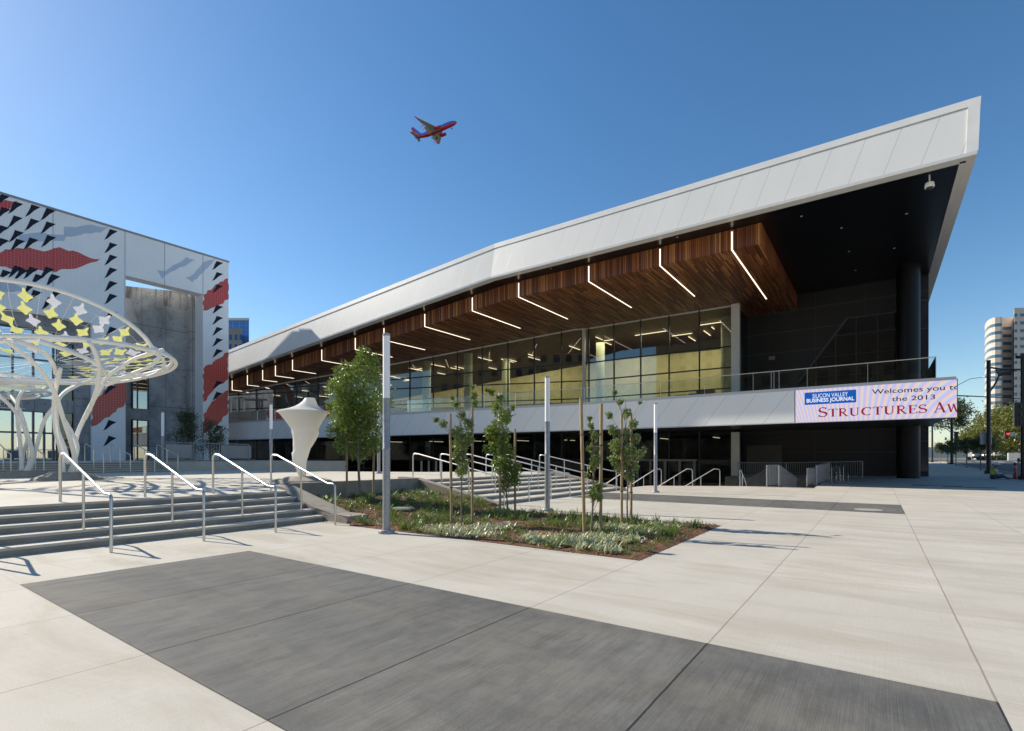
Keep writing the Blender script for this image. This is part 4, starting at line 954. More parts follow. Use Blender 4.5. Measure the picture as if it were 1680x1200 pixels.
for k in range(9000):
    p_ = random.uniform(P0, P1_)**1; a_ = random.uniform(A0, A1_) if p_ < 9.7 else random.uniform(8.05, 12.85)
    quadat(ch, (a_, p_, soil(a_,p_)+.012), random.uniform(.008,.03), random.uniform(.005,.012), random.uniform(-.6,.6), random.uniform(0,3.1), random.uniform(-.5,.5))
tag(solo('bark_mulch', ch, m_chip, None, 'mulch', (9,8,0)), 'loose red brown bark chips covering the planting bed', kind='stuff')
def blade(mb, c, yaw, lean, L, w_, curl=.6, seg=3):
    x = Vector((math.cos(yaw), math.sin(yaw), 0)); s_ = Vector((-x.y, x.x, 0)); pts = []; pos = Vector(c); ang = lean
    for i in range(seg+1):
        ww = w_*(1-.85*(i/seg)**1.5) * (.6 if i == 0 else 1); pts.append((pos-s_*ww, pos+s_*ww))
        pos = pos + (x*math.sin(ang)+Vector((0,0,1))*math.cos(ang))*(L/seg); ang += curl
    vs = [v for q_ in pts for v in q_]; mb.add(vs, [(2*i,2*i+1,2*i+3,2*i+2) for i in range(seg)])
gs = MB(); sv = MB(); lw = MB()
def inbed(a_, p_): return P0+.08 < p_ < 13.1 and ((A0+.08 < a_ < A1_-.05 and p_ < 9.7) or (8.1 < a_ < 12.8 and p_ >= 9.7))
def bp_(px, py): return onz(px, py, .06)
silver = [((765,872),.75,.55),((720,868),.45,.35),((812,864),.5,.4),((935,888),.95,.55),((1000,882),.6,.45),((890,884),.4,.3),((1030,868),.8,.5),((1085,862),.5,.35),((980,900),.4,.25)]
for (q_, rp_, ra_) in silver:
    c_ = bp_(*q_)
    for k in range(int(70*rp_*ra_/.25)):
        t_ = random.random()**.6; f = random.uniform(0,6.28); a_ = c_[0]+ra_*t_*math.cos(f); p_ = c_[1]+rp_*t_*math.sin(f)
        if not inbed(a_, p_): continue
        for j in range(7): blade(sv, (a_+random.gauss(0,.03), p_+random.gauss(0,.03), soil(a_,p_)), random.uniform(0,6.28), random.uniform(.2,1.1), random.uniform(.08,.20), random.uniform(.010,.020), .35)
for k in range(430):
    p_ = random.uniform(P0+.3, 13.1); a_ = random.uniform(7.3, 12.8)
    dens = .25 if p_ < 7.5 and a_ < 9.5 else 1
    if p_ < 7.5 and a_ > 10.4: dens = .8
    if not inbed(a_,p_) or random.random() > dens: continue
    for j in range(26): blade(gs, (a_+random.gauss(0,.05), p_+random.gauss(0,.05), soil(a_,p_)), random.uniform(0,6.28), random.uniform(.05,.7), random.uniform(.14,.30), random.uniform(.005,.009), .45)
for k in range(3200):
    p_ = random.uniform(P0+.1, 13.1); a_ = random.uniform(7.25, 12.8)
    if not inbed(a_,p_): continue
    if noise.noise(Vector((a_*1.1, p_*1.1, 5))) < -.22: continue
    for j in range(9): blade(lw, (a_+random.gauss(0,.04), p_+random.gauss(0,.04), soil(a_,p_)), random.uniform(0,6.28), random.uniform(.2,1.2), random.uniform(.04,.10), random.uniform(.005,.010), .3, 2)
tag(solo('silver_ground_cover', sv, m_silver, None, 'ground cover', (9,5,0)), 'silver felted leaves spreading round the staked trees', kind='stuff')
tag(solo('strappy_grass', gs, m_grass, None, 'grass', (10,10,0)), 'tufts of strappy green leaves across the back of the planting bed', kind='stuff')
tag(solo('low_ground_cover', lw, m_low, None, 'ground cover', (9,8,0)), 'low dark green seedlings scattered over the mulch', kind='stuff')
for k, (px, py) in enumerate(((661,833),(700,815))):
    a_, p_ = onz(px, py, .2 if k < 3 else .06)
    if inbed(a_, p_): solo('flat_stone', MB().lathe([(.30,-.05),(.34,.03),(.26,.07),(.01,.075)], (a_,p_,soil(a_,p_)), 7), m_conc, ['flat grey stone in the bed under the large lamp post', 'flat grey stone at the foot of the terrace wall', 'flat grey stone behind the nearest staked tree', 'flat grey stone at the bed edge by the second lamp post'][k], 'stone', (a_,p_,.1), 'flat stones in the planting bed', bevel=.01)

# ---------------------------------------------------------------- staked trees
def leafq(mb, c, s_, seed=None):
    n_ = Vector((random.gauss(0,1),random.gauss(0,1),random.gauss(0,.8)+.5)).normalized(); x = n_.orthogonal().normalized(); x.rotate(Matrix.Rotation(random.uniform(0,6.28),3,n_)); y = n_.cross(x)
    L, w_ = s_*random.uniform(.7,1.2), s_*.36; c = Vector(c)
    mb.add([c-x*L, c-x*L*.1+y*w_, c+x*L, c-x*L*.1-y*w_+n_*w_*.25], [(0,1,2,3)])
def stree(label, base_px, Y, z0, blobs, off, sc, dens, lsz, mleaf, tr=.022, trunktop=.6, group='young trees in the planting bed', sdd=1):
    random.seed(sdd); a_, p_ = atY(base_px, Y); th = thing('young_tree', label, 'tree', (a_,p_,z0), group); m_ = Y/FPX
    def pos(x, y, jit=0): # photo position at this tree's own distance
        px, py = off[0]+x/sc, off[1]+y/sc; return Vector((a_+(px-base_px)*m_*CA, p_-(px-base_px)*m_*SA, EYE+(HOR-py)*m_))
    cr = MB(); tw = MB()
    tops = [pos(x,y) for x, y, r_ in blobs]; cx = sum(v.x for v in tops)/len(tops); cy = sum(v.y for v in tops)/len(tops)
    ztop = max(v.z for v in tops); zlow = min(v.z for v in tops)
    ax = []
    for i in range(7):
        t_ = i/6; zz = z0 + (ztop-z0)*t_*.96; ax.append(Vector((a_+(cx-a_)*t_+random.gauss(0,.012), p_+(cy-p_)*t_+random.gauss(0,.012), zz)))
    tw.tube(ax, [tr*(1-.8*i/6) for i in range(7)], 8)
    br = MB()
    for (x, y, r_), v in zip(blobs, tops):
        r = r_/sc*m_; d_ = Vector((random.gauss(0,1), random.gauss(0,1), 0)); dep = r*random.uniform(-.5,.5)
        depth = Vector((SA, CA, 0)) * random.uniform(-1,1) * min(r*1.3,.5) ; v = v + depth
        zz = max(z0+.35, v.z - random.uniform(.25,.6)); i_ = min(5, int((zz-z0)/(ztop-z0+.01)*6)); s_ = ax[i_].lerp(ax[i_+1], ((zz-z0)/(ztop-z0)*6-i_)) if i_ < 6 else ax[-1]
        br.tube([s_, s_.lerp(v,.5)+Vector((0,0,-.03)), v+Vector((0,0,r*.8))], [tr*.35, tr*.25, .002], 5)
        n_ = int(dens*r*r/(lsz*lsz)*26)+14
        for k in range(n_):
            q_ = Vector((random.gauss(0,1),random.gauss(0,1),random.gauss(0,1))); q_ = q_.normalized()*r*random.random()**.45*1.08
            q_.z *= 1.15; leafq(cr, v+q_, lsz)
        for k in range(4):   # leafy twigs sticking out
            dr_ = Vector((random.gauss(0,1),random.gauss(0,1),abs(random.gauss(0,1))+.5)).normalized(); e = v+dr_*r*random.uniform(1.1,1.9)
            br.tube([v, e], [.004,.002], 4)
            for j in range(6): leafq(cr, v.lerp(e, .4+.1*j)+Vector((random.gauss(0,.02),random.gauss(0,.02),0)), lsz*.8)
    part('trunk', tw, m_bark, th, smooth=True); part('branches', br, m_bark, th); part('crown', cr, mleaf, th)
    return th
def stake(label, px, Y, z0, pytop, ties, lean=0, r=.03):
    a_, p_ = atY(px, Y); zt_ = EYE+(HOR-pytop)*Y/FPX; th = thing('tree_stake', label, 'stake', (a_,p_,z0), 'round timber stakes beside the young trees')
    part('stake_post', MB().tube([(a_,p_,z0-.1),(a_-lean*CA,p_+lean*SA,zt_-.01),(a_-lean*CA,p_+lean*SA,zt_)], [r,r*.96,r*.85], 10), m_stake, th, smooth=True)
    for (f, tx, ty) in ties:
        z_ = z0+(zt_-z0)*f; l_ = lean*f; c_ = Vector((a_-l_*CA, p_+l_*SA, z_)); tg = Vector((tx,ty,z_+.02)); 
        lp_ = [c_+Vector((math.cos(q_)*(r+.006), math.sin(q_)*(r+.006), 0)) for q_ in [k*math.pi/4 for k in range(9)]]
        part('rubber_tie', MB().tube(lp_, .009, 5, False).tube([c_+(tg-c_).normalized()*r, c_.lerp(tg,.5)+Vector((0,0,-.015)), tg], .008, 5), m_rubber, th)
t1 = atY(590, 15.3)
stree('bushy pear shaped young tree between the white sculpture and the large lamp post', 590, 15.3, .3,
 [(970,170,25),(960,240,40),(1130,80,40),(1090,130,50),(1180,120,45),(1060,200,60),(1160,220,70),(1000,300,70),(1100,310,90),(1200,330,70),(960,400,45),(1020,430,80),(1110,450,80),(1180,470,50),(960,520,45),(1040,540,80),(1140,570,80),(1190,600,40),(1010,600,50),(1080,640,60),(930,380,25),(940,270,20),(1050,380,80),(1160,390,70),(1080,480,80),(1000,500,60)],
 (280,560), 3.53, .42, .058, m_leaf, tr=.042, sdd=2)
stake('stake in front of the bushy tree, left of its trunk', 569, 15.2, .28, 690, [(.42,*t1)], r=.034)
stake('stake behind the bushy tree, right of its trunk', 613, 15.6, .28, 735, [(.6,*t1)], r=.034)
t2 = atY(758, 11.5)
stree('thin young tree with one tall leafy shoot, nearest the large lamp post', 758, 11.5, .05,
 [(465,190,10),(470,240,18),(480,290,17),(370,290,18),(300,400,20),(255,375,12),(350,250,9),(400,350,24),(440,400,28),(385,450,34),(395,520,44),(405,600,42),(410,660,34),(440,480,32),(365,580,26)], (640,580), 3.43, .75, .055, m_leafp, sdd=4)
stake('left stake of the tree with one tall shoot', 741, 11.4, .04, 679, [(.33,*t2),(.78,*t2)], .03)
stake('right stake of the tree with one tall shoot', 775, 11.6, .04, 668, [(.36,*t2),(.80,*t2)], 0)
t3 = atY(833, 13.3)
stree('dense leaning young tree in front of the plaza steps', 833, 13.3, .05,
 [(570,220,16),(620,260,24),(600,310,36),(640,370,40),(660,340,26),(590,430,42),(560,450,34),(640,470,44),(600,530,48),(660,560,44),(620,620,50),(670,660,52),(700,700,40),(640,740,42),(720,640,22),(540,540,20),(545,210,8),(690,310,12)], (640,580), 3.43, .62, .055, m_leaf, sdd=6)
stake('left stake of the dense tree before the plaza steps', 821, 13.2, .05, 700, [(.8,*t3)], .03)
stake('right stake of the dense tree before the plaza steps', 845, 13.4, .05, 704, [(.78,*t3)], 0)
t4 = atY(972, 10.0)
stree('sparse young tree between the two tallest stakes', 972, 10.0, .04,
 [(1120,370,9),(1130,410,16),(1150,470,24),(1130,540,22),(1150,600,30),(1140,640,24),(1160,760,34),(1150,800,30),(1180,810,20),(1110,690,10),(1165,540,14)], (640,580), 3.43, .9, .052, m_leafp, sdd=8)
stake('tallest stake, left of the sparse tree', 959, 9.95, .03, 653, [(.47,*t4),(.73,*t4)], .07, .034)
stake('tall stake right of the sparse tree', 985, 10.1, .03, 663, [(.68,*t4)], -.02, .034)
t5 = atY(1029, 11.5)
stree('round loose young tree at the far right of the planting bed', 1029, 11.5, .04,
 [(1262,225,10),(1290,280,16),(1240,350,18),(1330,340,22),(1370,400,24),(1250,430,24),(1310,460,34),(1270,520,38),(1340,560,44),(1300,620,48),(1370,640,36),(1410,570,24),(1260,600,26),(1350,690,32),(1430,540,12),(1380,480,24),(1405,280,6)], (640,580), 3.43, .72, .054, m_leafp, sdd=10)
stake('left stake of the round loose tree', 1020, 11.4, .03, 678, [(.3,*t5),(.8,*t5)], 0)
stake('right stake of the round loose tree', 1035.5, 11.6, .03, 678, [(.28,*t5),(.8,*t5)], 0)
# small shaded trees behind the planter fence
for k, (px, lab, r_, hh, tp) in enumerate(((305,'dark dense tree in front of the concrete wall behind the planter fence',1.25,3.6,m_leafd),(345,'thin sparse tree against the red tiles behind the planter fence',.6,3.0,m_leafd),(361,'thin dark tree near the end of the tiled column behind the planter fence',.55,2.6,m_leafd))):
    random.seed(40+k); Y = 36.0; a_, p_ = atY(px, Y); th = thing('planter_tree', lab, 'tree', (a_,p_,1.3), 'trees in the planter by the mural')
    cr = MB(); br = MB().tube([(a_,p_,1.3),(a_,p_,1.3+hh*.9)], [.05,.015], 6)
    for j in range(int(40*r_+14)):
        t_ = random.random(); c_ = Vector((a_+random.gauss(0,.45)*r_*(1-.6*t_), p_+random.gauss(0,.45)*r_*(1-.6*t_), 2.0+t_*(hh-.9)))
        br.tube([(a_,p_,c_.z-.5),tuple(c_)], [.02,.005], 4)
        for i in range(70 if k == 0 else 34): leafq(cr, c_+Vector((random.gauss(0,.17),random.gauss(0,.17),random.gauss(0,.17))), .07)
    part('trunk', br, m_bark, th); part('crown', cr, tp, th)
    if k: solo('planter_stake', MB().tube([(a_-.5*CA,p_+.5*SA,1.3),(a_-.5*CA,p_+.5*SA,3.2)], .04, 8), m_stake, 'pale stake beside the %s planter tree' % ('thin sparse' if k == 1 else 'thin dark'), 'stake', (a_-.5*CA,p_+.5*SA,1.3), 'stakes in the planter by the mural')

# ---------------------------------------------------------------- far background
def tree(label, px, Y, z0, zlo, zhi, rad, mleaf, n=60, lf=70, ls_=.16, group='street trees beyond the hall', trunk=.1, seed=0, name='street_tree', flat=1.0):
    random.seed(100+seed); a_, p_ = atY(px, Y); th = thing(name, label, 'tree', (a_,p_,z0), group)
    cr = MB(); br = MB(); zc = (zlo+zhi)/2; hz = (zhi-zlo)/2
    br.tube([(a_,p_,z0-.1),(a_+.03,p_,zlo+hz*.3),(a_,p_+.05,zc+hz*.5)], [trunk,trunk*.75,trunk*.25], 8)
    for j in range(n):
        q_ = Vector((random.gauss(0,1),random.gauss(0,1),random.gauss(0,1))).normalized()*random.random()**.5
        c_ = Vector((a_+q_.x*rad*.86, p_+q_.y*rad*.86, zc+q_.z*hz*.86))
        if j % 2 == 0: br.tube([(a_,p_,max(zlo, c_.z-hz*.6)), tuple(c_)], [trunk*.25,.01], 4)
        for i in range(lf): leafq(cr, c_+Vector((random.gauss(0,1),random.gauss(0,1),random.gauss(0,.8)))*rad*.15, ls_)
    part('trunk', br, m_bark, th); part('crown', cr, mleaf, th)
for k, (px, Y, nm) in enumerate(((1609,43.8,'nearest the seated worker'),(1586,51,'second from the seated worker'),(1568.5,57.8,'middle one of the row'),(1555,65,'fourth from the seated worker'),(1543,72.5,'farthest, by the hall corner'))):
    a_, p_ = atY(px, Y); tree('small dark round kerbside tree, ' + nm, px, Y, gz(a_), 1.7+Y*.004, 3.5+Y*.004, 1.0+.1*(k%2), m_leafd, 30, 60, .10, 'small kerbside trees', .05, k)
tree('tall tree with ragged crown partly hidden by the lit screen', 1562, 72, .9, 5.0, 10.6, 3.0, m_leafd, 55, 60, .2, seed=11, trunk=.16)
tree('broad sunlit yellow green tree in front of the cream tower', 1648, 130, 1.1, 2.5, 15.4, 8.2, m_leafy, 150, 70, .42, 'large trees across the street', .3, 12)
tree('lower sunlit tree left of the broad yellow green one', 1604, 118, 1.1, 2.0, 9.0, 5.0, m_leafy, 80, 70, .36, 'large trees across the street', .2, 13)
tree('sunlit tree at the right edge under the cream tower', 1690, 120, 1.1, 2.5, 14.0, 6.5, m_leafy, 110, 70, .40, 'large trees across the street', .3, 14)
hd = MB(); random.seed(8); c0 = atY(1640, 95)
for k in range(5200): q_ = Vector((random.uniform(-1.2,1.2), random.uniform(-3,3), random.uniform(0,1.0))); leafq(hd, (c0[0]+q_.x, c0[1]+q_.y, 1.0+q_.z), .12)
solo('clipped_hedge', hd, m_leafd, 'low dark hedge across the street below the yellow green trees', 'hedge', (c0[0],c0[1],1.0))
bx = atY(1664, 88)
for k, (dx, h_, w_) in enumerate(((0,1.5,.8),(-1.9,2.0,.8))):
    a_, p_ = bx[0]-dx*0, bx[1]+dx; solo('utility_cabinet', MB().box(a_-.5,a_+.5,p_-w_,p_+w_,.9,.9+h_), m_paint, ['lower white cabinet across the street', 'taller white cabinet across the street at the right edge'][k], 'cabinet', (a_,p_,.9), bevel=.03)
# cream tower: stepped plan with continuous window bands
m_cream = grid('cream precast panel', (.70,.60,.52), (.56,.47,.41), 1.5, 1.9, .03, .04, ax=1, rough=.7); m_winb = base('blue grey window band', (.09,.16,.22), .2)
tw = thing('cream_tower', 'tall cream office tower with curved corner and blue window bands', 'building', (*atY(1660,250), 0))
def tower(th, plan, z0, z1, fl, mw, sill, skip=()):
    # plan: list of (px,Y) corners; walls between neighbours, with a window band on each storey
    pts = [atY(*q_) for q_ in plan]; cen = (sum(q_[0] for q_ in pts)/len(pts), sum(q_[1] for q_ in pts)/len(pts))
    part('wall', MB().prism(pts, z0, z1), m_cream, th)
    nfl = int((z1-z0)/fl); out = MB()
    for i, (q0, q1) in enumerate(zip(pts, pts[1:])):
        if i in skip: continue
        d_ = Vector((q1[0]-q0[0], q1[1]-q0[1], 0)); L = d_.length; d_.normalize(); n_ = Vector((d_.y,-d_.x,0))
        if n_.x*(q0[0]-cen[0])+n_.y*(q0[1]-cen[1]) < 0: n_ = -n_
        for k in range(1, nfl):
            zz = z0+k*fl+sill
            e0, e1 = (.0, L) if L < 3.5 else (L*.12, L*.88)
            A_ = Vector((q0[0],q0[1],0))+d_*e0+n_*.02; B_ = Vector((q0[0],q0[1],0))+d_*e1+n_*.02
            h_ = fl*.40
            out.add([(A_.x,A_.y,zz),(B_.x,B_.y,zz),(B_.x,B_.y,zz+h_),(A_.x,A_.y,zz+h_)], [(0,1,2,3)])
    part('window_band', out, mw, th)
cur = [(1615.5,268),(1616.5,262),(1619,257.5),(1622.5,254),(1627,251.5),(1632.5,250),(1641,249)]
tower(tw, cur+[(1643.5,249),(1643.5,300),(1616,300)], 0, 70, 3.78, m_winb, 1.2)
tower(tw, [(1643,256),(1662,256),(1664,258),(1664,300),(1643,300)], 0, 71.5, 3.78, m_winb, 1.2)
tower(tw, [(1663.5,252),(1664,246),(1669,245.8),(1705,245.5),(1710,300),(1664,300)], 0, 73.4, 3.78, m_winb, 1.2)
lowb = thing('white_building', 'small white building between the hills and the yellow green trees', 'building', (*atY(1601,170),1))
a_, p_ = atY(1603,170); part('wall', MB().box(a_-2,a_+2,p_-.6,p_+.6,0,11.6), m_cream, lowb)
# blue tower on the left
bt_ = thing('blue_glass_tower', 'distant tower with blue glass top and beige front grid, left of the hall roof', 'building', (*atY(392,210), 0))
m_blue = grid('blue curtain glass', (.07,.24,.62), (.16,.32,.62), 2.4, 1.9, .12, .08, ax=1, rough=.15); m_beige = noisy('beige panel', (.40,.33,.28), (.36,.30,.25), .4, .8)
q_ = [atY(355,222), atY(408.5,222), atY(406,245), atY(355,245)]; part('glass_block', MB().prism(q_, 0, 61), m_blue, bt_)
q_ = [atY(355,221.6), atY(409,221.6), atY(409,222.2), atY(355,222.2)]; part('roof_screen', MB().prism(q_, 61, 62), m_trim, bt_)
q_ = [atY(350,210), atY(397,210), atY(395.5,221.5), atY(350,221.5)]; part('beige_block', MB().prism(q_, 0, 54.6), m_beige, bt_)
wb = MB()
for k in range(12):
    for j, px in enumerate((366.5,376,385,393)):
        c_ = atY(px, 209.9); e_ = atY(px+4, 209.9); z_ = 52.0-k*3.9; wb.quad((c_[0],c_[1],z_-2.2),(e_[0],e_[1],z_-2.2),(e_[0],e_[1],z_),(c_[0],c_[1],z_))
part('window', wb, base('blue window', (.02,.09,.32), .15), bt_)
# hills
hl = MB(); NH = 60; rs = []
for i in range(NH+1):
    px = 1380+i*10; Y = 5200; a_, p_ = ap(uu(px)*Y, Y); x2, y2 = ap(uu(px)*(Y+1500), Y+1500)
    h_ = 122+34*noise.noise(Vector((px*.012,0,1)))+14*noise.noise(Vector((px*.05,0,2)))
    m0 = ap(uu(px)*(Y+500), Y+500); rs.append([(a_,p_,-5),(m0[0],m0[1],h_*.62),(x2,y2,h_*1.25)])
vs = [v for r_ in rs for v in r_]; hl.add(vs, [f for i in range(NH) for f in ((3*i,3*i+3,3*i+4,3*i+1),(3*i+1,3*i+4,3*i+5,3*i+2))])
struct('hills', hl, noisy('wooded hillside', (.05,.07,.06), (.09,.10,.08), .004, 1, detail=8, spec=0))

# ---------------------------------------------------------------- street furniture on the right
def polethick(name, label, cat, px, Y, z0, z1, r0, r1, group=None):
    a_, p_ = atY(px, Y); th = thing(name, label, cat, (a_,p_,z0), group)
    part('pole', MB().tube([(a_,p_,z0),(a_,p_,z1)], [r0,r1], 14), m_black, th, smooth=True)
    part('base_plate', MB().lathe([(r0*1.9,0),(r0*1.9,.15),(r0*1.1,.25)], (a_,p_,z0), 12), m_black, th); return th, a_, p_
def off(a_, p_, dx, dz=0, z=0, dy=0): return (a_+dx*CA+dy*SA, p_-dx*SA+dy*CA, z+dz)
th, a_, p_ = polethick('signal_pole', 'tall black signal pole rising behind the seated worker, arm reaching right', 'traffic signal', 1622, 37, .38, 8.55, .14, .12)
part('mast_arm', MB().tube([off(a_,p_,.0,z=8.05),off(a_,p_,.9,z=7.9),off(a_,p_,3.5,z=7.86),off(a_,p_,6,z=7.7)], [.06,.07,.05,.05], 8), m_black, th, smooth=True)
part('arm_bracket', MB().tube([off(a_,p_,.1,z=6.3),off(a_,p_,.5,z=6.9),off(a_,p_,.75,z=7.45),off(a_,p_,.55,z=7.9)], [.05,.06,.06,.05], 8).tube([off(a_,p_,.75,z=7.45),off(a_,p_,1.9,z=7.84)], [.09,.04], 8), m_black, th, smooth=True)
q_ = MB().add([off(a_,p_,.6,z=7.85),off(a_,p_,1.6,z=7.80),off(a_,p_,.8,z=7.45),off(a_,p_,.6,z=7.85,dy=.04),off(a_,p_,1.6,z=7.80,dy=.04),off(a_,p_,.8,z=7.45,dy=.04)], [(0,1,2),(5,4,3),(0,3,4,1),(1,4,5,2),(2,5,3,0)]); part('gusset', q_, m_black, th)
c0 = off(a_,p_,-.42,z=0,dy=.2); c1 = off(a_,p_,.42,z=0,dy=.2); c2 = off(a_,p_,.42,z=0,dy=.23); c3 = off(a_,p_,-.42,z=0,dy=.23)
part('sign_back', MB().prism([c0[:2],c1[:2],c2[:2],c3[:2]], 2.5, 3.35), base('bare aluminium sign back', (.42,.43,.45), .4), th)
th, a_, p_ = polethick('signal_pole', 'black signal pole beyond the lit screen with lamp arm', 'traffic signal', 1561.5, 66, .7, 9.9, .17, .13)
part('mast_arm', MB().tube([off(a_,p_,0,z=9.55),off(a_,p_,3,z=9.45),off(a_,p_,9.5,z=9.1)], [.09,.07,.04], 8), m_black, th, smooth=True)
part('lamp_arm', MB().tube([off(a_,p_,0,z=9.7),off(a_,p_,.8,z=10.9),off(a_,p_,2.4,z=11.7),off(a_,p_,4.1,z=11.9)], .035, 6), m_black, th, smooth=True)
l_ = off(a_,p_,4.9,z=11.9); part('lamp_head', MB().rings([[ (l_[0]+u_*CA+v_*SA, l_[1]-u_*SA+v_*CA, l_[2]+w__) for u_, v_, w__ in ((-.85,-.2,z_),(.85,-.12,z_),(.85,.12,z_),(-.85,.2,z_))] for z_ in (-.06,.10)]), base('pale lamp head', (.6,.62,.62), .4), th)
b_ = off(a_,p_,.55,z=0); part('signal_head', MB().box(b_[0]-.2,b_[0]+.2,b_[1]-.2,b_[1]+.2,3.9,4.9), m_black, th)
s0 = off(a_,p_,-1.5,z=0); part('signal_head', MB().box(s0[0]-.6,s0[0]+.6,s0[1]-.6,s0[1]-.5,3.8,4.15), m_black, th)
polethick('street_pole', 'slim black pole just clear of the hall corner', 'pole', 1529.5, 78, .8, 12, .12, .1)
th, a_, p_ = polethick('signal_pole', 'black signal pole cut by the right edge of the photo', 'traffic signal', 1679, 30, .25, 7.6, .13, .12)
b_ = off(a_,p_,-.28,z=0); part('signal_head', MB().box(b_[0]-.16,b_[0]+.16,b_[1]-.2,b_[1]+.2,3.35,4.75), m_black, th, bevel=.02)
for z_ in (3.6,4.05,4.5):
    cz = off(b_[0],b_[1],0,z=z_,dy=-.2); part('visor', MB().tube([(b_[0],b_[1],z_), cz], .11, 12), m_black, th)
part('pole_top_arm', MB().tube([off(a_,p_,-.4,z=7.4),off(a_,p_,.4,z=7.4)], .09, 8), m_black, th)
# distant signal with red lamp and street sign
a_, p_ = atY(1651, 84); th = thing('signal_pole', 'distant signal with lit red lamp beside a small white street sign', 'traffic signal', (a_,p_,.8))
part('mast_arm', MB().tube([off(a_,p_,-.3,z=5.9),off(a_,p_,5,z=5.9)], .07, 6).tube([off(a_,p_,5,z=.8),off(a_,p_,5,z=6.2)], .1, 6), m_black, th)
part('signal_head', MB().box(a_-.2,a_+.2,p_-.2,p_+.2,4.6,5.9), m_black, th)
rl = off(a_,p_,0,z=5.45,dy=-.25); part('red_lamp', MB().lathe([(.01,-.16),(.16,-.08),(.16,.08),(.01,.16)], rl, 12), emit('lit red lens', (1,.02,.02), 2.5), th)
c0, c1 = off(a_,p_,.5,z=0,dy=-.1), off(a_,p_,1.25,z=0,dy=-.1); part('white_sign', MB().prism([c0[:2],c1[:2],(c1[0]+.03,c1[1]+.03),(c0[0]+.03,c0[1]+.03)], 5.1, 5.75), m_paint, th)
c0, c1 = off(a_,p_,1.4,z=0,dy=-.1), off(a_,p_,2.9,z=0,dy=-.1); part('green_sign', MB().prism([c0[:2],c1[:2],(c1[0]+.03,c1[1]+.03),(c0[0]+.03,c0[1]+.03)], 4.8, 5.25), base('green sign sheet', (.08,.20,.15), .4), th)
# red delineator post
a_, p_ = atY(1665.5, 31.5); th = thing('red_bollard', 'red plastic delineator post with pale band near the right edge', 'bollard', (a_,p_,.25))
part('post', MB().lathe([(.09,.03),(.085,.9),(.05,.98),(.01,.99)], (a_,p_,.25), 16), base('red plastic', (.50,.02,.02), .4), th, smooth=True)
part('reflective_band', MB().lathe([(.09,.66),(.09,.78)], (a_,p_,.25), 16), m_paint, th, smooth=True); part('rubber_base', MB().box(a_-.28,a_+.28,p_-.28,p_+.28,.24,.30), m_rubber, th)
# bus in the far street
a_, p_ = atY(1604, 96); gz_ = gz(a_); th = thing('shuttle_van', 'light van with headlights on, in the street behind the small trees', 'van', (a_,p_,gz_))
part('body', MB().ext([off(a_,p_,x,z=gz_+z_,dy=0) for x, z_ in ((-1.1,.4),(1.1,.4),(1.12,1.2),(1.0,2.1),(.8,2.3),(-.8,2.3),(-1.0,2.1),(-1.12,1.2))], [off(a_+4.8,p_,x,z=gz_+z_) for x, z_ in ((-1.1,.4),(1.1,.4),(1.12,1.2),(1.0,2.2),(.8,2.4),(-.8,2.4),(-1.0,2.2),(-1.12,1.2))]), base('silver van paint', (.34,.35,.36), .35), th)
part('windscreen', MB().add([off(a_,p_,x,z=gz_+z_,dy=-.02) for x, z_ in ((-.95,1.25),(.95,1.25),(.85,2.05),(-.85,2.05))], [(0,1,2,3)]), m_mull, th)
part('bumper', MB().add([off(a_,p_,x,z=gz_+z_,dy=-.03) for x, z_ in ((-1.1,.35),(1.1,.35),(1.1,.7),(-1.1,.7))], [(0,1,2,3)]), m_black, th)
for x in (-.9,.9):
    c_ = off(a_,p_,x,z=gz_+.95,dy=-.06); part('headlight', MB().lathe([(.01,-.13),(.13,-.06),(.13,.06),(.01,.13)], c_, 10), emit('lit headlight', (1,.75,.45), 4), th)
    c_ = off(a_,p_,x,z=gz_+.35,dy=.8); part('wheel', MB().lathe([(.35,-.12),(.35,.12)], (0,0,0), 16).xf(Matrix.Translation(c_) @ Matrix.Rotation(R(90),4,'Y') @ Matrix.Rotation(0,4,'X')), m_rubber, th)
# chairs by the ramp
def chair(label, px, Y, rz):
    a_, p_ = atY(px, Y); z0 = gz(a_); th = thing('stacking_chair', label, 'chair', (a_,p_,z0), 'metal chairs by the ramp')
    mf = base('dark blue chair pad', (.03,.05,.07), .6) if not bpy.data.materials.get('dark blue chair pad') else bpy.data.materials['dark blue chair pad']
    part('seat', MB().box(a_-.22,a_+.22,p_-.22,p_+.22,z0+.43,z0+.47), mf, th, bevel=.015); part('backrest', MB().box(a_+.20,a_+.24,p_-.22,p_+.22,z0+.58,z0+.88), mf, th, bevel=.012)
    for sa in (-1,1):
        for sp_ in (-1,1):
            tp_ = z0+.9 if sa > 0 else z0+.45
            part('leg', MB().tube([(a_+sa*.26,p_+sp_*.22,z0),(a_+sa*.215,p_+sp_*.21,tp_)], .012, 6), m_steel, th)
    th.rotation_euler.z += rz; return th
chair('metal chair with dark pad, turned sideways beside the balustrade', 1369, 30.5, R(200)); chair('second metal chair nearer the long balustrade', 1382, 31.0, R(150))

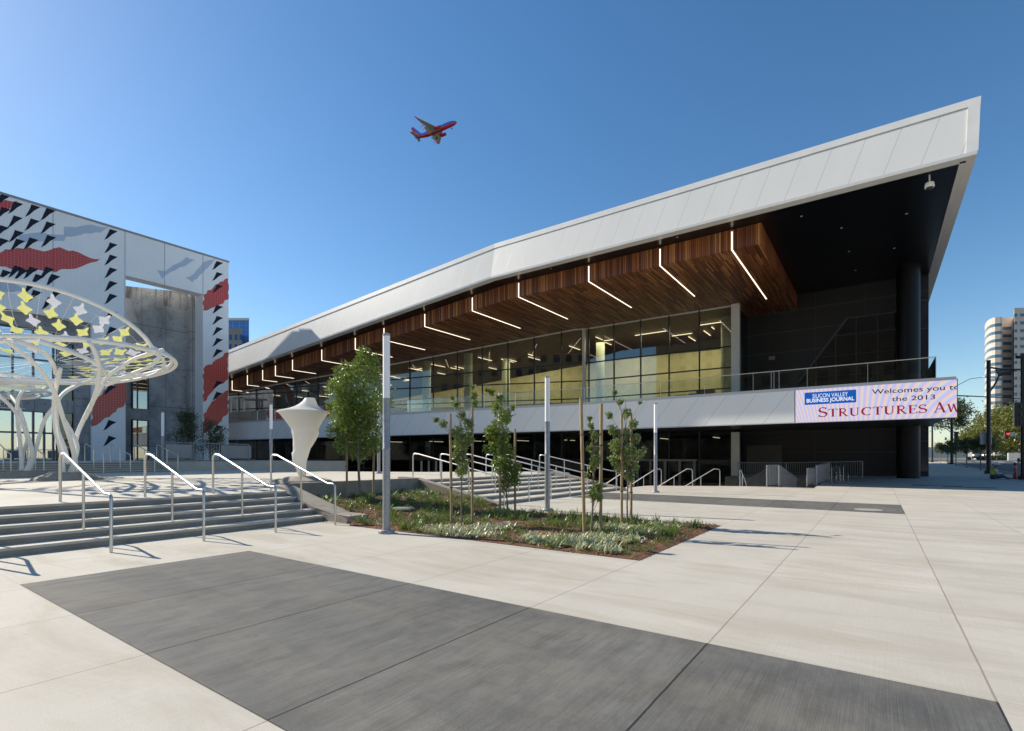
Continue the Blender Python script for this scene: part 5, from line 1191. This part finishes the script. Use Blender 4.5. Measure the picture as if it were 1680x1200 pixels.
# ---------------------------------------------------------------- people
def skin(name, m, joints, edges, radii, parent=None):
    me = bpy.data.meshes.new(name); me.from_pydata(joints, edges, []); o = link(name, me, parent); o.data.materials.append(m)
    md = o.modifiers.new('s', 'SKIN'); md.use_smooth_shade = True
    for v_, r_ in zip(me.skin_vertices[0].data, radii): v_.radius = (r_, r_) if not isinstance(r_, tuple) else r_
    me.skin_vertices[0].data[0].use_root = True
    sd = o.modifiers.new('d', 'SUBSURF'); sd.levels = 1; sd.render_levels = 1; return o
def person(label, org, joints, edges, radii, msk, extras, rz):
    # bodies modelled facing local +x
    root = thing('person', label, 'person', org)
    root.rotation_euler.z = rz
    body = skin('body', msk, joints, edges, radii, root)
    for nm, mbx, mt in extras:
        me = mesh(nm, mbx, mt, (0,0,0), True); link(nm, me, root)
    return root
def blob(c, r, n=14, k=9): return [(max(.002, r[0]*math.sin(math.pi*i/k)), 0) for i in range(k+1)]
def ell(mb, c, rx, ry, rz_, n=16, k=9, lo_=0, hi_=1):
    rs = []
    for i in range(k+1):
        f = math.pi*(lo_+(hi_-lo_)*i/k); s_ = max(.01, math.sin(f)); rs.append([(c[0]+rx*s_*math.cos(2*math.pi*j/n), c[1]+ry*s_*math.sin(2*math.pi*j/n), c[2]-rz_*math.cos(f)) for j in range(n)])
    return mb.rings(rs)
m_skinp = base('tan skin', (.30,.16,.10), .6); m_vest = base('yellow safety vest', (.62,.72,.02), .6); m_denim = noisy('blue denim', (.05,.09,.20), (.03,.06,.14), 8, .8); m_shirt = base('pale grey shirt', (.45,.47,.5), .8); m_hard = base('white hard hat', (.75,.75,.72), .35); m_boot = base('tan boot', (.25,.18,.12), .7)
J = [(0,0,.22),(.02,0,.45),(.05,0,.62),(.10,0,.70),(.14,0,.80),(.16,0,.88),
     (.06,.19,.60),(.14,.24,.38),(.40,.16,.33),(.50,.12,.33), (.06,-.19,.60),(.16,-.24,.38),(.42,-.14,.33),(.52,-.10,.33),
     (.02,.11,.18),(.42,.17,.16),(.10,.20,.08),(-.05,.20,.06), (.02,-.11,.18),(.40,-.14,.22),(.56,-.10,.12),(.68,-.10,.06)]
Ed = [(0,1),(1,2),(2,3),(3,4),(4,5),(2,6),(6,7),(7,8),(8,9),(2,10),(10,11),(11,12),(12,13),(0,14),(14,15),(15,16),(16,17),(0,18),(18,19),(19,20),(20,21)]
Rd = [.15,.145,.15,.06,.09,.085,.07,.05,.04,.03,.07,.05,.04,.03,.11,.085,.06,.05,.11,.085,.06,.045]
a_, p_ = atY(1630, 31.3)
ex_ = []
vest = MB(); ell(vest, (.03,0,.44), .185, .215, .27, lo_=.14, hi_=.90); ex_.append(('safety_vest', vest, m_vest))
bnd = MB(); ell(bnd, (.035,0,.46), .19, .22, .05, k=4, lo_=.3, hi_=.7); ex_.append(('reflective_stripe', bnd, m_paint))
hat = MB(); ell(hat, (.15,0,.90), .135, .115, .12, lo_=.45, hi_=1); hat.lathe([(.17,-.015),(.17,.01),(.12,.02)], (.165,0,.90), 16); ex_.append(('hard_hat', hat, m_hard))
jn = MB().tube([(.0,.11,.17),(.42,.17,.15),(.12,.20,.08)], [.12,.095,.07], 10).tube([(.0,-.11,.17),(.40,-.14,.21),(.58,-.10,.11)], [.12,.095,.065], 10); ell(jn, (0,0,.17), .17,.21,.15); ex_.append(('jeans', jn, m_denim))
bo = MB(); ell(bo, (.66,-.10,.07), .14,.06,.07); ell(bo, (-.05,.20,.06), .14,.06,.06); ex_.append(('boots', bo, m_boot))
sl_ = MB().tube([(.05,.17,.61),(.15,.25,.38),(.36,.17,.33)], [.08,.062,.048], 10).tube([(.05,-.17,.61),(.17,-.25,.38),(.38,-.15,.33)], [.08,.062,.048], 10); ex_.append(('shirt_sleeves', sl_, m_shirt))
fc = MB(); ell(fc, (.245,0,.83), .02,.018,.03)
ex_.append(('nose', fc, m_skinp))
gl_ = MB()
for sy_ in (.12,-.10):
    for j in range(4): gl_.tube([(.50,sy_-.03+.02*j,.33),(.56,sy_-.03+.02*j,.335),(.59-.004*j,sy_-.03+.02*j,.31)], [.012,.011,.009], 6)
    gl_.tube([(.50,sy_+.03,.33),(.53,sy_+.05,.345)], [.012,.01], 6)
ex_.append(('gloved_fingers', gl_, m_rubber))
person('seated worker in yellow safety vest, white hard hat and jeans on the shaded pavement', (a_,p_,gz(a_)), J, Ed, Rd, m_skinp, ex_, -TH+R(6))
# standing dark clothed photographer at the right edge
J2 = [(0,0,.95),(0,0,1.15),(.02,0,1.40),(.04,0,1.50),(.08,0,1.60),(.10,0,1.70),
      (.02,.19,1.38),(.10,.24,1.12),(.34,.14,1.10),(.42,.12,1.12),(.02,-.19,1.38),(.10,-.24,1.12),(.34,-.14,1.10),(.42,-.12,1.12),
      (.0,.10,.88),(.03,.13,.48),(-.02,.14,.08),(.12,.15,.04),(.0,-.10,.88),(.06,-.13,.48),(.08,-.14,.08),(.22,-.15,.04)]
a_, p_ = atY(1684, 30.5); m_dk = noisy('black clothing', (.012,.012,.014), (.02,.02,.022), 6, .8)
ex2 = []; hr = MB(); ell(hr, (.08,0,1.70), .115,.09,.09, lo_=.35, hi_=1); ex2.append(('cap', hr, m_dk))
ja = MB(); ell(ja, (.01,0,1.22), .16,.22,.32, lo_=.1, hi_=.9); ex2.append(('jacket', ja, m_dk))
tr_ = MB().tube([(.0,.10,.95),(.03,.13,.48),(-.01,.14,.08)], [.11,.08,.065], 10).tube([(.0,-.10,.95),(.06,-.13,.48),(.08,-.14,.08)], [.11,.08,.065], 10); ex2.append(('trousers', tr_, m_dk))
sl2 = MB().tube([(.02,.19,1.38),(.10,.24,1.12),(.34,.14,1.10)], [.075,.06,.045], 10).tube([(.02,-.19,1.38),(.10,-.24,1.12),(.34,-.14,1.10)], [.075,.06,.045], 10); ex2.append(('sleeves', sl2, m_dk))
person('person in black leaning over at the right edge of the photo', (a_,p_,gz(a_)), J2, Ed, [.13,.13,.13,.055,.085,.08,.065,.05,.035,.03,.065,.05,.035,.03,.1,.075,.05,.04,.1,.075,.05,.04], m_skinp, ex2, -TH+R(175))
tp = atY(1671, 30.4); th = thing('tripod', 'thin grey tripod held by the person in black', 'tripod', (tp[0],tp[1],.25))
for f in (0,2.1,4.2): part('leg', MB().tube([(tp[0]+.38*math.cos(f),tp[1]+.38*math.sin(f),.25),(tp[0],tp[1],1.35)], .014, 6), m_galv, th)
part('head', MB().box(tp[0]-.05,tp[0]+.05,tp[1]-.05,tp[1]+.05,1.35,1.5), m_black, th)

# ---------------------------------------------------------------- aeroplane
D = 358.7; pc = Vector((-.1494*D, D, EYE+.637*D))
pr = bpy.data.objects.new('passenger_jet', None); C.objects.link(pr); pr.location = pc
cy, sy_, cp, sp_, cr_, sr = math.cos(-.294), math.sin(-.294), math.cos(.21494), math.sin(.21494), math.cos(.1011), math.sin(.1011)
Rz = Matrix(((cy,-sy_,0),(sy_,cy,0),(0,0,1))); Ry = Matrix(((cp,0,-sp_),(0,1,0),(sp_,0,cp))); Rx = Matrix(((1,0,0),(0,cr_,-sr),(0,sr,cr_)))
pr.rotation_euler = (Rz @ Ry @ Rx).to_euler(); ORG[pr.name] = (0,0,0)
tag(pr, 'twin engine passenger jet in red and blue flying with wheels down', 'aeroplane')
m_pr = base('red aircraft paint', (.72,.03,.035), .4); m_pb = base('blue aircraft paint', (.04,.12,.60), .4); m_po = base('orange aircraft paint', (.75,.22,.04), .35); m_pg = base('grey wing paint', (.62,.60,.52), .5)
def fus(z0, z1, m, nm, inner=0):
    xs = [(-15.8,.25,1.1),(-14,.75,.95),(-11,1.25,.6),(-7,1.75,.2),(-3,1.88,0),(10,1.88,0),(12.5,1.75,-.08),(14.5,1.35,-.25),(15.8,.85,-.42),(16.5,.3,-.55)]
    rs = []
    for x, r_, c_ in xs:
        ring_ = []
        f0, f1 = z0, z1
        for k in range(13): f = R(f0+(f1-f0)*k/12); ring_.append((x, r_*math.cos(f), c_+r_*math.sin(f)*1.02))
        rs.append(ring_)
    n_ = 13; vs = [v for r_ in rs for v in r_]; fs = [(i*n_+k, i*n_+k+1, (i+1)*n_+k+1, (i+1)*n_+k) for i in range(len(rs)-1) for k in range(n_-1)]
    part(nm, MB().add(vs, fs), m, pr, smooth=True)
fus(-14, 194, m_pb, 'upper_fuselage'); fus(202, 338, m_pr, 'lower_fuselage')
fus(-22, -14, m_po, 'stripe'); fus(194, 202, m_po, 'stripe')
def wing(nm, pts, th_, m, up=True):
    lo_ = [(x,y,z-th_*w_) for x,y,z,w_ in pts]; hi_ = [(x,y,z+th_*w_) for x,y,z,w_ in pts]; part(nm, MB().ext(lo_, hi_), m, pr)
for s in (-1, 1):
    wing('wing', [(4.5,s*1.6,-1.1,1),(-3.6,s*16.8,.9,.25),(-5.3,s*16.9,.9,.25),(-2.7,s*6,-.5,.6),(-3.2,s*1.6,-1.1,1)], .32, m_pg)
    wing('flap', [(-2.6,s*2,-1.35,1),(-2.6,s*9.5,-.35,1),(-4.3,s*9.7,-.75,1),(-4.6,s*2,-1.8,1)], .10, m_pg)
    part('winglet', MB().ext([(-3.7,s*16.8,.9),(-5.3,s*16.9,.9),(-6.9,s*17.5,3.4),(-6.3,s*17.5,3.4)], [(-3.7,s*16.95,.9),(-5.3,s*17.05,.9),(-6.9,s*17.6,3.4),(-6.3,s*17.6,3.4)]), m_pr, pr)
    wing('tailplane', [(-11.8,s*.6,1.2,1),(-14.9,s*7.0,1.9,.4),(-16.1,s*7.0,1.9,.4),(-15.0,s*.6,1.2,1)], .16, m_pg)
    part('engine', MB().lathe([(.75,-2.2),(1.0,-1.2),(1.12,0),(1.1,1.4),(.98,1.9),(.8,1.85)], (0,0,0), 20).xf(Matrix.Translation((3.6,s*4.9,-1.75)) @ Matrix.Rotation(R(90),4,'Y')), m_pr, pr, smooth=True)
    part('engine_intake', MB().lathe([(.97,0),(1.01,.12),(.84,.25)], (0,0,0), 20).xf(Matrix.Translation((5.45,s*4.9,-1.75)) @ Matrix.Rotation(R(90),4,'Y')), m_black, pr, smooth=True)
    for yy in (5.2,8.2,11): part('flap_fairing', MB().tube([(-1.2+(-.35*(yy-5)),s*yy,-.9+yy*.06),(-5.4+(-.25*(yy-5)),s*yy,-1.3+yy*.06)], [.25,.08], 8), m_pr, pr)
    part('main_wheel', MB().tube([(-1.2,s*2.7,-1.4),(-1.2,s*2.7,-3.4)], .16, 6).tube([(-1.2,s*2.3,-3.5),(-1.2,s*3.1,-3.5)], .6, 14), m_rubber, pr)
part('nose_wheel', MB().tube([(11.8,0,-1.6),(11.9,0,-3.1)], .12, 6).tube([(11.9,-.3,-3.2),(11.9,.3,-3.2)], .38, 12), m_rubber, pr)
part('tail_fin', MB().ext([(-9.5,-.16,1.9),(-11.2,-.16,2.8),(-15.2,-.08,8.6),(-16.9,-.08,8.6),(-15.6,-.16,1.6)], [(-9.5,.16,1.9),(-11.2,.16,2.8),(-15.2,.08,8.6),(-16.9,.08,8.6),(-15.6,.16,1.6)]), m_pr, pr)
part('fin_stripe', MB().ext([(-10.9,-.2,2.75),(-15.2,-.12,8.7),(-16.0,-.12,8.7),(-13.2,-.2,3.2)], [(-10.9,.2,2.75),(-15.2,.12,8.7),(-16.0,.12,8.7),(-13.2,.2,3.2)]), m_pb, pr)

# ---------------------------------------------------------------- buildings across the street that show in the glass
m_stucco = noisy('cream stucco', (.66,.58,.40), (.60,.52,.36), .5, .8); m_rtile = noisy('red clay roof tile', (.30,.10,.05), (.22,.07,.04), 3, .8); m_wdark = base('dark window', (.03,.035,.04), .2)
m_ochre = noisy('ochre stucco', (.42,.30,.15), (.36,.26,.13), .5, .8)
def refl(label, X, Y, w_, dp, h_, rz, roof, fl=3.6, mw=m_stucco):
    th = thing('street_building', label, 'building', (*ap(X,Y),0)); th.rotation_euler.z = rz; ORG[th.name] = (0,0,0)
    part('wall', MB().box(-w_/2,w_/2,0,dp,0,h_), mw, th)
    wn2 = MB()
    for k in range(int(h_/fl)):
        for j in range(int(w_/3.2)): x = -w_/2+1.2+j*3.2; wn2.box(x,x+1.5,-.03,-.001,k*fl+1,k*fl+2.8)
    part('windows', wn2, m_wdark, th)
    if roof: part('roof', MB().add([(-w_/2-.6,-.6,h_),(w_/2+.6,-.6,h_),(w_/2+.6,dp+.6,h_),(-w_/2-.6,dp+.6,h_),(-w_/2+6,dp/2,h_+5),(w_/2-6,dp/2,h_+5)], [(0,1,5,4),(2,3,4,5),(1,2,5),(3,0,4),(3,2,1,0)]), m_rtile, th)
    return th
refl('cream building with red tile hip roof, seen reflected in the left glass', 42, -42, 34, 16, 9, R(-130), True)
refl('ochre building with rows of windows, seen reflected in the hall glass', -38, -30, 60, 18, 34, R(150), False, mw=m_ochre)
print('objects', len(S.objects))

hz = MB().box(-9000, 9000, -9000, 9000, -3, 260)
hzm = bpy.data.materials.new('thin blue air'); hzm.use_nodes = True; hn, hl_ = nodes(hzm); hn.remove(hn['Principled BSDF'])
pv = hn.new('ShaderNodeVolumePrincipled'); pv.inputs['Density'].default_value = 2.2e-5; pv.inputs['Color'].default_value = (.42,.62,1,1); hl_.new(pv.outputs[0], hn['Material Output'].inputs['Volume'])
tag(solo('haze', hz, hzm, None, None, (0,0,0)), kind='stuff')
